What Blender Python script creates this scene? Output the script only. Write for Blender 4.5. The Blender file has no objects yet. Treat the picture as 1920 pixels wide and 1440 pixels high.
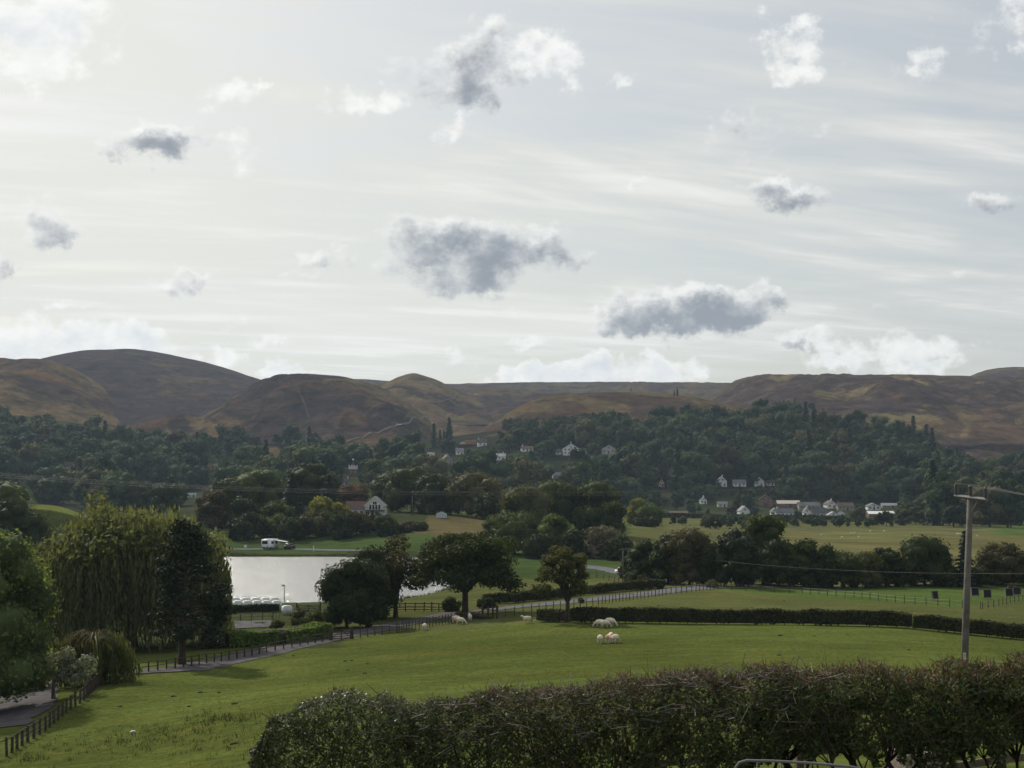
import bpy, bmesh, math, random
import numpy as np
from mathutils import Vector, Matrix
from mathutils.bvhtree import BVHTree

# ------------------------------------------------------------------ camera, sky, sun, exposure
scene = bpy.context.scene
C = scene.collection
F = 2884.0            # focal length in pixels of the 1920 x 1440 photograph
HZ = 900.0            # row of the eye-level horizon
cam_d = bpy.data.cameras.new("camera")
cam_d.sensor_fit = 'HORIZONTAL'; cam_d.sensor_width = 36.0
cam_d.lens = 36.0 * F / 1920.0
cam_d.shift_y = (HZ - 720.0) / 1920.0
cam_d.clip_start = 0.1; cam_d.clip_end = 30000.0
cam = bpy.data.objects.new("camera", cam_d); C.objects.link(cam)
cam.location = (0, 0, 0); cam.rotation_euler = (math.radians(90), 0, 0)
scene.camera = cam
scene.view_settings.view_transform = 'Standard'
scene.view_settings.look = 'None'
scene.view_settings.exposure = 0.0
scene.view_settings.gamma = 1.0
cy = scene.cycles
cy.max_bounces = 5; cy.diffuse_bounces = 2; cy.glossy_bounces = 2; cy.transmission_bounces = 3
cy.transparent_max_bounces = 4; cy.volume_bounces = 1
cy.use_denoising = True
cy.sample_clamp_indirect = 4.0

SUN_AZ, SUN_EL = math.radians(-31), math.radians(37)      # azimuth from the view axis, to the left
sun_dir = Vector((math.sin(SUN_AZ) * math.cos(SUN_EL), math.cos(SUN_AZ) * math.cos(SUN_EL), math.sin(SUN_EL)))
sd = bpy.data.lights.new("sun", 'SUN'); sd.energy = 4.4; sd.angle = math.radians(1.2); sd.color = (1.0, 0.93, 0.82)
sun = bpy.data.objects.new("sun", sd); C.objects.link(sun)
sun.rotation_euler = sun_dir.to_track_quat('Z', 'Y').to_euler()

class NT:
    """small helper to write node trees"""
    def __init__(self, tree): self.t = tree; self.n = tree.nodes; self.l = tree.links
    def new(self, typ, **kw):
        nd = self.n.new(typ)
        for k, v in kw.items(): setattr(nd, k, v)
        return nd
    def put(self, sock, v):
        if isinstance(v, bpy.types.NodeSocket): self.l.new(v, sock)
        elif v is not None: sock.default_value = v
    def m(self, op, a, b=None, c=None, clamp=False):
        nd = self.new('ShaderNodeMath', operation=op, use_clamp=clamp)
        for i, v in enumerate((a, b, c)):
            if v is not None: self.put(nd.inputs[i], v)
        return nd.outputs[0]
    def vm(self, op, a, b=None, scale=None):
        nd = self.new('ShaderNodeVectorMath', operation=op)
        self.put(nd.inputs[0], a)
        if b is not None: self.put(nd.inputs[1], b)
        if scale is not None: self.put(nd.inputs['Scale'], scale)
        return nd.outputs['Value'] if op in ('DOT_PRODUCT', 'LENGTH') else nd.outputs[0]
    def noise(self, vec, scale, detail=4, rough=0.5, dist=0.0, out=0, dim='3D'):
        nd = self.new('ShaderNodeTexNoise', noise_dimensions=dim)
        self.put(nd.inputs['Vector'], vec); nd.inputs['Scale'].default_value = scale
        nd.inputs['Detail'].default_value = detail; nd.inputs['Roughness'].default_value = rough
        nd.inputs['Distortion'].default_value = dist
        return nd.outputs[out]
    def mix(self, f, a, b, blend='MIX'):
        nd = self.new('ShaderNodeMix', data_type='RGBA', blend_type=blend)
        self.put(nd.inputs[0], f)
        self.put(nd.inputs[6], a if isinstance(a, bpy.types.NodeSocket) else (*a[:3], 1))
        self.put(nd.inputs[7], b if isinstance(b, bpy.types.NodeSocket) else (*b[:3], 1))
        return nd.outputs[2]
    def step(self, v, lo, hi, a=0.0, b=1.0):
        nd = self.new('ShaderNodeMapRange', interpolation_type='SMOOTHSTEP')
        self.put(nd.inputs[0], v); self.put(nd.inputs[1], lo); self.put(nd.inputs[2], hi)
        nd.inputs[3].default_value = a; nd.inputs[4].default_value = b
        return nd.outputs[0]
    def xyz(self, x, y, z=0.0):
        nd = self.new('ShaderNodeCombineXYZ')
        for i, v in enumerate((x, y, z)): self.put(nd.inputs[i], v)
        return nd.outputs[0]
    def sep(self, v):
        nd = self.new('ShaderNodeSeparateXYZ'); self.put(nd.inputs[0], v); return nd.outputs

def build_world():
    w = bpy.data.worlds.new("World"); scene.world = w; w.use_nodes = True
    w.cycles.sampling_method = 'NONE'
    t = w.node_tree; t.nodes.clear(); n = NT(t)
    d = n.new('ShaderNodeTexCoord').outputs['Generated']
    d = n.vm('NORMALIZE', d)
    X, Y, Z = n.sep(d)
    u = n.m('ARCTAN2', X, Y); v = n.m('ARCSINE', Z)
    uv = n.xyz(u, v, 1.0)
    sky = n.new('ShaderNodeTexSky', sky_type='NISHITA', sun_disc=False)
    sky.sun_elevation = SUN_EL; sky.sun_rotation = SUN_AZ
    sky.air_density = 1.0; sky.dust_density = 2.0
    blue = n.vm('SCALE', sky.outputs[0], scale=0.085)
    # high thin veil of cirrus, streaked along one wind direction, in the plane of the cloud layer
    zc = n.m('ADD', n.m('MAXIMUM', Z, 0.0), 0.11)
    cx = n.m('DIVIDE', X, zc); cyy = n.m('DIVIDE', Y, zc)
    ca, sa = math.cos(0.30), math.sin(0.30)
    a1 = n.m('ADD', n.m('MULTIPLY', cx, ca), n.m('MULTIPLY', cyy, sa))
    b1 = n.m('SUBTRACT', n.m('MULTIPLY', cyy, ca), n.m('MULTIPLY', cx, sa))
    st = n.noise(n.xyz(n.m('MULTIPLY', a1, 0.55), n.m('MULTIPLY', b1, 1.25)), 1.0, 5, 0.58, 0.6, dim='2D')
    st2 = n.noise(n.xyz(n.m('MULTIPLY', a1, 1.1), n.m('MULTIPLY', b1, 4.5), 3.3), 1.2, 4, 0.6, dim='2D')
    veil = n.m('ADD', n.m('MULTIPLY', st, 0.72), n.m('MULTIPLY', st2, 0.28))
    cover = n.step(veil, 0.36, 0.58, 0.52, 1.0)
    sd_ = n.vm('DOT_PRODUCT', d, tuple(sun_dir))
    glow = n.step(sd_, 0.34, 1.02)                      # forward scatter: thin cloud is brighter towards the sun
    veil_col = n.mix(glow, (0.545, 0.566, 0.603), (0.825, 0.828, 0.758))
    veil_col = n.mix(n.step(v, 0.0, 0.28), n.mix(0.42, veil_col, (0.76, 0.775, 0.70)), veil_col)
    veil_col = n.mix(n.step(veil, 0.46, 0.70, 0.0, 0.55), veil_col, (0.89, 0.89, 0.86))
    veil_col = n.mix(n.m('MULTIPLY', n.step(st2, .50, .74, 0, .55), n.step(st, .42, .62)), veil_col, (0.93, 0.93, 0.90))
    col = n.mix(cover, blue, veil_col)
    # cumulus: soft-edged bodies at their places in the sky, broken up by noise, lit from the sun's side
    def ang(px, py):
        az = math.atan2(px - 960, F); return az, math.atan2((HZ - py) * math.cos(az), F)
    K = 1.0 / F
    # px, py, half width, half height, tilt, strength  (greyer, thick)
    dark = [(1290, 588, 165, 52, .06, 1.25), (1420, 565, 60, 34, .1, .85), (885, 478, 190, 68, .05, .98), (760, 450, 70, 45, 0, .65),
            (990, 462, 85, 40, .25, .85), (900, 130, 110, 70, .45, .95), (800, 150, 90, 50, .2, .62), (285, 268, 92, 42, -.1, .95),
            (95, 430, 48, 46, .1, .8), (340, 530, 70, 28, .05, .95), (582, 485, 40, 22, .35, .7), (1480, 365, 88, 30, .1, .82),
            (1848, 374, 50, 24, .1, .7), (1500, 640, 42, 18, 0, .75), (1420, 250, 110, 40, .2, .42), (1110, 580, 12, 26, 0, .5), (-8, 490, 30, 30, 0, .7),
            (640, 490, 36, 26, .2, .42), (1075, 492, 30, 20, .3, .5), (1205, 342, 34, 14, .2, .45), (1825, 513, 22, 11, 0, .6), (1590, 585, 70, 16, .05, .42),
            (950, 585, 28, 10, .1, .4), (1200, 612, 110, 26, .02, 1.0)]
    white = [(60, 70, 150, 95, .3, 1.05), (190, 75, 60, 60, -.3, .5), (30, 110, 80, 60, .5, .8), (100, 655, 190, 48, -.05, 1.15), (260, 648, 120, 34, -.2, 1.05),
             (20, 640, 90, 50, 0, 1.05), (410, 668, 50, 22, -.1, .8), (540, 700, 70, 18, .1, .95), (510, 640, 60, 20, 0, .5), (1040, 702, 150, 28, 0, 1.15), (1190, 698, 140, 32, -.05, 1.15),
             (950, 706, 80, 22, 0, 1.0), (1075, 690, 44, 26, 0, .8), (980, 632, 50, 14, .1, .6), (850, 672, 34, 12, 0, .55),
             (1640, 655, 130, 36, .05, .95), (1600, 684, 110, 24, 0, .9), (1720, 650, 110, 30, 0, .6), (1500, 80, 110, 40, -.3, .6), (1500, 130, 80, 30, -.4, .62),
             (1580, 105, 60, 46, .3, .42), (1170, 150, 42, 24, .5, .55), (990, 110, 90, 70, .3, .55), (860, 225, 70, 26, .4, .6), (700, 185, 110, 30, .1, .62),
             (495, 168, 22, 14, 0, .55), (430, 180, 60, 26, 0, .4), (470, 290, 70, 30, 0, .45), (540, 535, 60, 18, .2, .5), (1720, 100, 190, 34, .1, .38), (1820, 60, 140, 44, .2, .3),
             (120, 570, 60, 12, .1, .4), (420, 610, 60, 20, .3, .4), (1700, 690, 120, 22, 0, .7), (5, 570, 20, 14, 0, .6)]
    def field_group(name, lst):
        g = bpy.data.node_groups.new(name, 'ShaderNodeTree')
        g.interface.new_socket('Vector', in_out='INPUT', socket_type='NodeSocketVector')
        g.interface.new_socket('Field', in_out='OUTPUT', socket_type='NodeSocketFloat')
        q = NT(g); i = q.new('NodeGroupInput'); o = q.new('NodeGroupOutput')
        acc = None
        for kk, (px, py, rx, ry, tilt, s) in enumerate(lst):
            au, av = ang(px, py)
            # chained on the running result so that the sky shader evaluates one cloud after another
            if acc is None: vin = i.outputs[0]
            elif kk % 3 == 0:
                ch = q.new('ShaderNodeVectorMath', operation='MULTIPLY_ADD')
                q.l.new(acc, ch.inputs[0]); ch.inputs[1].default_value = (1e-9, 1e-9, 1e-9); q.l.new(i.outputs[0], ch.inputs[2])
                vin = ch.outputs[0]
            ax, ay = 1 / (rx * 1.15 * K), 1 / (ry * 1.18 * K)
            if abs(tilt) < .15:
                sc = q.new('ShaderNodeVectorMath', operation='MULTIPLY_ADD')
                q.l.new(vin, sc.inputs[0]); sc.inputs[1].default_value = (ax, ay, 0); sc.inputs[2].default_value = (-au * ax, -av * ay, 0)
                d2 = q.vm('DOT_PRODUCT', sc.outputs[0], sc.outputs[0])
            else:
                ct, sn = math.cos(tilt), math.sin(tilt)
                qx = q.vm('DOT_PRODUCT', vin, (ct * ax, sn * ax, -(ct * au + sn * av) * ax))
                qy = q.vm('DOT_PRODUCT', vin, (-sn * ay, ct * ay, (sn * au - ct * av) * ay))
                d2 = q.m('MULTIPLY_ADD', qx, qx, q.m('MULTIPLY', qy, qy))
            f = q.m('MULTIPLY_ADD', d2, -s, s)
            acc = f if acc is None else q.m('SMOOTH_MAX', acc, f, 0.12)
        q.l.new(acc, o.inputs[0])
        return g
    gd, gw = field_group('cumulus_thick', dark), field_group('cumulus_thin', white)
    F0 = {}
    wn = n.new('ShaderNodeTexNoise', noise_dimensions='2D'); n.put(wn.inputs['Vector'], uv); wn.inputs['Scale'].default_value = 34.0; wn.inputs['Detail'].default_value = 4.0; wn.inputs['Roughness'].default_value = .62
    wv = n.new('ShaderNodeVectorMath', operation='MULTIPLY_ADD'); n.l.new(wn.outputs['Color'], wv.inputs[0]); wv.inputs[1].default_value = (.040, .030, 0); wv.inputs[2].default_value = (-.020, -.015, 0)
    def dens(group, vec, amp, seed, fine=True, reuse=None):
        if reuse is None:
            nd = n.new('ShaderNodeGroup', node_tree=group); n.put(nd.inputs[0], n.vm('ADD', vec, wv.outputs[0]))
            if fine: F0[group.name] = nd.outputs[0]
            fo = nd.outputs[0]
        else: fo = F0[group.name]
        fx = n.vm('ADD', vec, (seed, seed * .7, seed * .3))
        n1 = n.noise(n.vm('MULTIPLY', fx, (0.85, 1.25, 1)), 26.0, 7 if fine else 5, 0.62, dim='2D')
        if not fine: return n.m('ADD', fo, n.m('MULTIPLY', n.m('SUBTRACT', n1, 0.5), amp))
        n2 = n.noise(fx, 78.0, 4, 0.62, dim='2D')
        nn = n.m('ADD', n.m('MULTIPLY', n.m('SUBTRACT', n1, 0.5), amp), n.m('MULTIPLY', n.m('SUBTRACT', n2, 0.5), amp * 0.34))
        return n.m('ADD', fo, nn)
    off = (-0.0040, 0.0062, 0)
    uvo = n.vm('ADD', uv, off)
    for group, amp, seed, lit, shade, lo, hi, op in (
            (gw, 2.5, 1.7, (0.93, 0.93, 0.90), (0.60, 0.655, 0.725), 0.20, 0.95, 0.94),
            (gd, 2.35, 4.1, (0.82, 0.83, 0.82), (0.275, 0.305, 0.355), 0.10, 0.92, 0.95)):
        D = dens(group, uv, amp, seed); Ds = dens(group, uvo, amp, seed, False, D if group is gw else None)
        alpha = n.m('MULTIPLY', n.step(D, lo, hi), op)
        lit2 = n.mix(glow, lit, (1.0, 1.0, 0.97))
        sh2 = n.mix(n.m('MULTIPLY', glow, 0.45), shade, lit)
        ccol = n.mix(n.step(Ds, *((0.35, 1.75) if group is gw else (-0.25, 1.25))), lit2, sh2 if group is gw else shade)
        col = n.mix(alpha, col, ccol)
    bg = n.new('ShaderNodeBackground'); n.put(bg.inputs[0], col); bg.inputs[1].default_value = 1.0
    out = n.new('ShaderNodeOutputWorld'); n.l.new(bg.outputs[0], out.inputs[0])
build_world()

# ------------------------------------------------------------------ helpers
def tag(o, label=None, cat=None, group=None, kind=None):
    if label: o['label'] = label
    if cat: o['category'] = cat
    if group: o['group'] = group
    if kind: o['kind'] = kind
    return o
def link(o, parent=None):
    C.objects.link(o)
    if parent is not None: o.parent = parent
    return o
def empty(name, loc=(0, 0, 0), rz=0.0, **kw):
    o = bpy.data.objects.new(name, None); o.location = loc; o.rotation_euler = (0, 0, rz); o.empty_display_size = 0.3
    link(o); return tag(o, **kw)
def np_mesh(name, V, Fa, mats=(), midx=None, tint=None, smooth=False):
    """V (n,3); Fa list of (m,k) index arrays; tint (n,3) per vertex"""
    if not isinstance(Fa, (list, tuple)): Fa = [Fa]
    Fa = [np.asarray(f, np.int64) for f in Fa if len(f)]
    me = bpy.data.meshes.new(name)
    V = np.asarray(V, np.float32)
    nl = sum(f.size for f in Fa); nf = sum(len(f) for f in Fa)
    me.vertices.add(len(V)); me.vertices.foreach_set('co', V.ravel())
    me.loops.add(nl); me.polygons.add(nf)
    me.loops.foreach_set('vertex_index', np.concatenate([f.ravel() for f in Fa]).astype(np.int32))
    tot = np.concatenate([np.full(len(f), f.shape[1]) for f in Fa])
    st = np.concatenate([[0], np.cumsum(tot)[:-1]])
    me.polygons.foreach_set('loop_start', st.astype(np.int32))
    if midx is not None: me.polygons.foreach_set('material_index', np.asarray(midx, np.int32))
    if smooth: me.polygons.foreach_set('use_smooth', np.ones(nf, bool))
    if tint is not None:
        at = me.attributes.new('tint', 'FLOAT_COLOR', 'POINT')
        c4 = np.ones((len(V), 4), np.float32); c4[:, :3] = tint
        at.data.foreach_set('color', c4.ravel())
    for m in mats: me.materials.append(m)
    me.update(calc_edges=True)
    return me
def obj(name, me, parent=None, loc=None, rz=None, **kw):
    o = bpy.data.objects.new(name, me)
    if loc is not None: o.location = loc
    if rz is not None: o.rotation_euler = (0, 0, rz)
    link(o, parent); return tag(o, **kw)
class MB:
    """collects boxes, tubes, prisms into one mesh"""
    def __init__(s): s.v = []; s.f = []; s.m = []; s.cur = 0
    def add(s, V, Fs):
        b = len(s.v); s.v += [tuple(p) for p in V]
        for f in Fs: s.f.append([i + b for i in f]); s.m.append(s.cur)
        return s
    def box(s, c, size, rz=0.0, M=None):
        hx, hy, hz = (k / 2 for k in size); ca, sa = math.cos(rz), math.sin(rz); P = []
        for z in (-hz, hz):
            for x, y in ((-hx, -hy), (hx, -hy), (hx, hy), (-hx, hy)):
                p = Vector((c[0] + x * ca - y * sa, c[1] + x * sa + y * ca, c[2] + z)); P.append(M @ p if M else p)
        return s.add(P, [(0, 3, 2, 1), (4, 5, 6, 7), (0, 1, 5, 4), (1, 2, 6, 5), (2, 3, 7, 6), (3, 0, 4, 7)])
    def tube(s, pts, rad, n=6, cap=True):
        pts = [Vector(p) for p in pts]; V = []; Fs = []
        if not hasattr(rad, '__len__'): rad = [rad] * len(pts)
        for i, p in enumerate(pts):
            d = (pts[min(i + 1, len(pts) - 1)] - pts[max(i - 1, 0)])
            if d.length < 1e-9: d = Vector((0, 0, 1))
            d.normalize(); a = d.orthogonal().normalized() if abs(d.z) < .95 else Vector((1, 0, 0)).cross(d).normalized()
            if abs(d.z) < .95: a = d.cross(Vector((0, 0, 1))).normalized()
            b = d.cross(a)
            for k in range(n):
                t = 2 * math.pi * k / n; V.append(p + (a * math.cos(t) + b * math.sin(t)) * rad[i])
        for i in range(len(pts) - 1):
            for k in range(n): Fs.append((i * n + k, i * n + (k + 1) % n, (i + 1) * n + (k + 1) % n, (i + 1) * n + k))
        if cap: Fs.append(tuple(range(n))[::-1]); Fs.append(tuple((len(pts) - 1) * n + k for k in range(n)))
        return s.add(V, Fs)
    def prism(s, poly, y0, y1):            # polygon in x,z pushed along y
        n = len(poly)
        return s.add([(x, y0, z) for x, z in poly] + [(x, y1, z) for x, z in poly],
                     [tuple(range(n)), tuple(range(2 * n - 1, n - 1, -1))] + [(i, i + n, (i + 1) % n + n, (i + 1) % n) for i in range(n)])
    def mesh(s, name, mats, smooth=False):
        me = bpy.data.meshes.new(name); me.from_pydata(s.v, [], s.f)
        for m in (mats if isinstance(mats, (list, tuple)) else [mats]): me.materials.append(m)
        me.polygons.foreach_set('material_index', s.m)
        if smooth: me.polygons.foreach_set('use_smooth', [True] * len(me.polygons))
        bm = bmesh.new(); bm.from_mesh(me); bmesh.ops.recalc_face_normals(bm, faces=bm.faces); bm.to_mesh(me); bm.free()
        me.update(); return me

def vnoise(x, y, seed=0):
    xi = np.floor(x).astype(np.int64); yi = np.floor(y).astype(np.int64); fx = x - xi; fy = y - yi
    fx = fx * fx * (3 - 2 * fx); fy = fy * fy * (3 - 2 * fy)
    def h(a, b):
        k = (a * 374761393 + b * 668265263 + seed * 974711) & 0xffffffff
        k = ((k ^ (k >> 13)) * 1274126177) & 0xffffffff
        return ((k ^ (k >> 16)) & 0xffff) / 65535.0
    return (h(xi, yi) * (1 - fx) + h(xi + 1, yi) * fx) * (1 - fy) + (h(xi, yi + 1) * (1 - fx) + h(xi + 1, yi + 1) * fx) * fy
def fbm(x, y, seed=0, oct=5, gain=.5):
    r = 0; a = 1; t = 0
    for i in range(oct):
        r = r + a * (vnoise(x * 2 ** i, y * 2 ** i, seed + i * 7) - .5); t += a; a *= gain
    return r / t * 2
def in_poly(px, py, poly):
    r = np.zeros(np.shape(px), bool); n = len(poly)
    for i in range(n):
        x0, y0 = poly[i]; x1, y1 = poly[(i + 1) % n]
        c = ((y0 > py) != (y1 > py))
        if y0 == y1: continue
        r ^= c & (px < (x1 - x0) * (py - y0) / (y1 - y0) + x0)
    return r
def poly_dist(x, y, poly):
    d = np.full(np.shape(x), 1e9)
    for i in range(len(poly)):
        ax, ay = poly[i]; bx, by = poly[(i + 1) % len(poly)]
        t = np.clip(((x - ax) * (bx - ax) + (y - ay) * (by - ay)) / ((bx - ax) ** 2 + (by - ay) ** 2), 0, 1)
        d = np.minimum(d, np.hypot(x - ax - t * (bx - ax), y - ay - t * (by - ay)))
    return d
def PX(px, py, Y): return ((px - 960) / F * Y, Y, (HZ - py) / F * Y)

# ------------------------------------------------------------------ materials
MATS = {}
def mat(name, col, rough=0.8, spec=0.2, metal=0.0, var=0.0, vscale=3.0, bump=0.0, bscale=20.0):
    if name in MATS: return MATS[name]
    m = bpy.data.materials.new(name); m.use_nodes = True; n = NT(m.node_tree); b = n.n['Principled BSDF']
    c = (*col, 1)
    b.inputs['Roughness'].default_value = rough; b.inputs['Metallic'].default_value = metal
    b.inputs['Specular IOR Level'].default_value = spec
    tc = n.new('ShaderNodeTexCoord').outputs['Object']
    if var > 0:
        nz = n.noise(tc, vscale, 5, 0.6)
        k = n.step(nz, .3, .7, 1 - var, 1 + var)
        n.l.new(n.vm('SCALE', col, scale=k), b.inputs['Base Color'])
    else: b.inputs['Base Color'].default_value = c
    if bump > 0:
        bp = n.new('ShaderNodeBump'); bp.inputs['Strength'].default_value = bump; bp.inputs['Distance'].default_value = 0.05
        n.l.new(n.noise(tc, bscale, 4), bp.inputs['Height']); n.l.new(bp.outputs[0], b.inputs['Normal'])
    MATS[name] = m; return m
def leaf_mat(name, col, trans=0.3, rough=0.7, spec=0.08, var=0.22):
    if name in MATS: return MATS[name]
    m = bpy.data.materials.new(name); m.use_nodes = True; n = NT(m.node_tree); b = n.n['Principled BSDF']
    at = n.new('ShaderNodeAttribute', attribute_name='tint').outputs['Color']
    oi = n.new('ShaderNodeObjectInfo').outputs['Random']
    hs = n.new('ShaderNodeHueSaturation')
    n.put(hs.inputs['Color'], n.mix(1.0, (*col, 1), at, 'MULTIPLY'))
    n.put(hs.inputs['Hue'], n.m('MULTIPLY_ADD', oi, 0.026 * var / .3, 0.5 - 0.009 * var / .3))
    n.put(hs.inputs['Value'], n.m('MULTIPLY_ADD', n.m('FRACT', n.m('MULTIPLY', oi, 7.31)), var * 1.1, 1 - var * .5))
    b.inputs['Roughness'].default_value = rough; b.inputs['Specular IOR Level'].default_value = spec
    n.l.new(hs.outputs[0], b.inputs['Base Color'])
    tr = n.new('ShaderNodeBsdfTranslucent'); n.l.new(n.mix(1.0, hs.outputs[0], (1.35, 1.25, .55), 'MULTIPLY'), tr.inputs[0])
    mx = n.new('ShaderNodeMixShader'); mx.inputs[0].default_value = trans
    n.l.new(b.outputs[0], mx.inputs[1]); n.l.new(tr.outputs[0], mx.inputs[2])
    n.l.new(mx.outputs[0], n.n['Material Output'].inputs[0])
    MATS[name] = m; return m
def far_leaf_mat(name, cols, trans=.25):
    m = bpy.data.materials.new(name); m.use_nodes = True; n = NT(m.node_tree); b = n.n['Principled BSDF']
    at = n.new('ShaderNodeAttribute', attribute_name='tint').outputs['Color']; oi = n.new('ShaderNodeObjectInfo').outputs['Random']
    r = n.new('ShaderNodeValToRGB'); n.put(r.inputs[0], oi); cr = r.color_ramp; cr.interpolation = 'CONSTANT'
    while len(cr.elements) < len(cols): cr.elements.new(.5)
    for e_, (pos, c) in zip(cr.elements, cols): e_.position = pos; e_.color = (*c, 1)
    k = n.m('MULTIPLY_ADD', n.m('FRACT', n.m('MULTIPLY', oi, 17.7)), .6, .7)
    c = n.vm('SCALE', n.mix(1.0, r.outputs[0], at, 'MULTIPLY'), scale=k)
    n.l.new(c, b.inputs['Base Color']); b.inputs['Roughness'].default_value = .8; b.inputs['Specular IOR Level'].default_value = .05
    tr = n.new('ShaderNodeBsdfTranslucent'); n.l.new(n.mix(1.0, c, (1.35, 1.25, .55), 'MULTIPLY'), tr.inputs[0])
    mx = n.new('ShaderNodeMixShader'); mx.inputs[0].default_value = trans
    n.l.new(b.outputs[0], mx.inputs[1]); n.l.new(tr.outputs[0], mx.inputs[2]); n.l.new(mx.outputs[0], n.n['Material Output'].inputs[0])
    MATS[name] = m; return m
def ground_mat():
    m = bpy.data.materials.new('turf'); m.use_nodes = True; n = NT(m.node_tree); b = n.n['Principled BSDF']
    at = n.new('ShaderNodeAttribute', attribute_name='tint').outputs['Color']
    P = n.new('ShaderNodeNewGeometry').outputs['Position']
    big = n.noise(P, 0.035, 5, 0.6, 0.5); mid = n.noise(n.vm('MULTIPLY', P, (0.5, 1.6, 1)), 0.35, 5, 0.65, 0.8); fine = n.noise(P, 2.2, 5, 0.7)
    k = n.m('MULTIPLY', n.step(big, .28, .72, .76, 1.22), n.step(mid, .25, .75, .82, 1.18))
    k = n.m('MULTIPLY', k, n.step(fine, .28, .74, .66, 1.3))
    c = n.vm('SCALE', at, scale=k)
    dry = n.step(n.noise(P, 0.09, 6, 0.62, 1.0), .50, .70, 0, .55)
    c = n.mix(dry, c, n.mix(1.0, c, (1.45, 1.12, 1.1), 'MULTIPLY'))
    n.l.new(c, b.inputs['Base Color']); b.inputs['Roughness'].default_value = 1.0; b.inputs['Specular IOR Level'].default_value = 0.0
    bp = n.new('ShaderNodeBump'); bp.inputs['Strength'].default_value = .8; bp.inputs['Distance'].default_value = .25
    n.l.new(n.m('ADD', n.m('MULTIPLY', mid, .5), fine), bp.inputs['Height']); n.l.new(bp.outputs[0], b.inputs['Normal'])
    return m
def hill_mat(name, seed, heather=(0.034, 0.025, 0.026), bracken=(0.070, 0.041, 0.026), grass=(0.066, 0.052, 0.028), gl=.50):
    m = bpy.data.materials.new(name); m.use_nodes = True; n = NT(m.node_tree); b = n.n['Principled BSDF']
    P = n.vm('ADD', n.new('ShaderNodeNewGeometry').outputs['Position'], (seed * 317.0, seed * 71.0, 0))
    w = n.vm('MULTIPLY', P, (1.0, 0.6, 1.7))
    n1 = n.noise(w, 0.006, 7, 0.62, 1.2); n2 = n.noise(w, 0.011, 7, 0.65, 0.8); n3 = n.noise(n.vm('MULTIPLY', P, (1, .5, 2.6)), 0.05, 6, 0.7, .5)
    c = n.mix(n.step(n1, gl - .03, gl + .035), heather, grass)
    c = n.mix(n.step(n2, .51, .585, 0, .62), c, bracken)
    c = n.mix(n.step(n.noise(w, .022, 6, .62, 1.5), .555, .59, 0, .8), c, n.mix(.35, heather, grass))
    c = n.vm('SCALE', c, scale=n.step(n3, .30, .70, .66, 1.5))
    z = n.sep(P)[2]
    n.l.new(c, b.inputs['Base Color']); b.inputs['Roughness'].default_value = 1.0; b.inputs['Specular IOR Level'].default_value = 0.0
    bp = n.new('ShaderNodeBump'); bp.inputs['Strength'].default_value = .9; bp.inputs['Distance'].default_value = 5.0
    n.l.new(n.m('ADD', n3, n.m('MULTIPLY', n2, 2.0)), bp.inputs['Height']); n.l.new(bp.outputs[0], b.inputs['Normal'])
    return m
# ------------------------------------------------------------------ the land
WATER_Z = -20.2
CTRL = [  # image column, row and distance of points read off the photograph
 (1850,1425,30),(1800,1425,50),(1500,1440,40),(900,1440,48),(1130,1205,150),(1150,1240,125),(1150,1280,105),(800,1300,105),(600,1300,108),
 (500,1340,98),(300,1400,92),(10,1415,97),(300,1330,112),(160,1310,122),(205,1272,140),(340,1252,150),(480,1228,165),(620,1200,182),
 (750,1183,190),(860,1165,196),(900,1155,200),(1100,1128,225),(1200,1115,245),(1320,1103,262),(500,1270,140),(700,1230,150),(900,1190,175),
 (20,1340,120),(60,1300,135),(100,1240,160),(20,1220,170),(200,1200,190),(400,1180,200),(-300,1350,120),(-300,1200,180),
 (1900,1200,165),(1700,1178,172),(1300,1170,178),(1065,1167,178),(1500,1210,140),(1800,1240,118),(2200,1230,150),
 (510,1027,430),(600,1033,415),(450,1000,470),(560,985,500),(705,966,520),(660,966,525),(760,985,470),(850,972,500),(850,1000,450),(920,985,480),
 (1000,1050,380),(1100,1070,340),(1170,1080,320),(1250,1095,285),(1100,1087,300),(950,1097,285),(1020,1075,320),
 (1500,1110,262),(1400,1100,275),(1700,1095,285),(1850,1120,245),(1920,1130,235),(1600,1130,230),(1500,1150,205),(1900,1150,210),(2200,1120,260),
 (1250,1000,480),(1600,1050,380),(1700,1060,360),(1700,1000,560),(1560,1004,560),(1500,978,800),(1300,985,700),(1300,970,900),(1530,968,1050),(1900,1005,600),(1850,985,800),
 (110,948,420),(40,985,380),(200,985,430),(0,950,430),(-200,960,400),
 (100,905,1100),(240,918,1100),(450,925,1000),(700,905,1000),(950,910,1080),(1200,942,1080),(1400,935,1120),(1650,940,1120),(1900,960,1000),
 (100,795,1500),(330,835,1480),(600,850,1450),(750,855,1430),(900,830,1420),(1000,812,1450),(1200,800,1480),(1300,790,1480),(1450,785,1480),(1560,792,1490),(1700,818,1500),(1830,880,1480),(1920,880,1500),(0,780,1520),
 (1440,860,1270),(1000,862,1250),(300,868,1250),(700,872,1230),(1700,880,1270),(-300,780,1520),(-300,905,1100),(2200,860,1500),(2200,960,1000),
]
pts = [PX(*c) for c in CTRL]
for xx in (-60, -20, 0, 20, 60):
    pts += [(xx, 0, -1.9), (xx, 10, -2.7), (xx, 20, -4.25)]
pts = np.array(pts)
def warp(x, y): return np.stack([x / (np.maximum(y, -20) + 60.0) * 3.2, np.log(np.maximum(y, -20) + 60.0) * 2.0], -1)
def tps(r2): return np.where(r2 > 1e-12, r2 * np.log(np.maximum(r2, 1e-12)), 0.0)
_Q = warp(pts[:, 0], pts[:, 1]); _n = len(pts)
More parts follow.
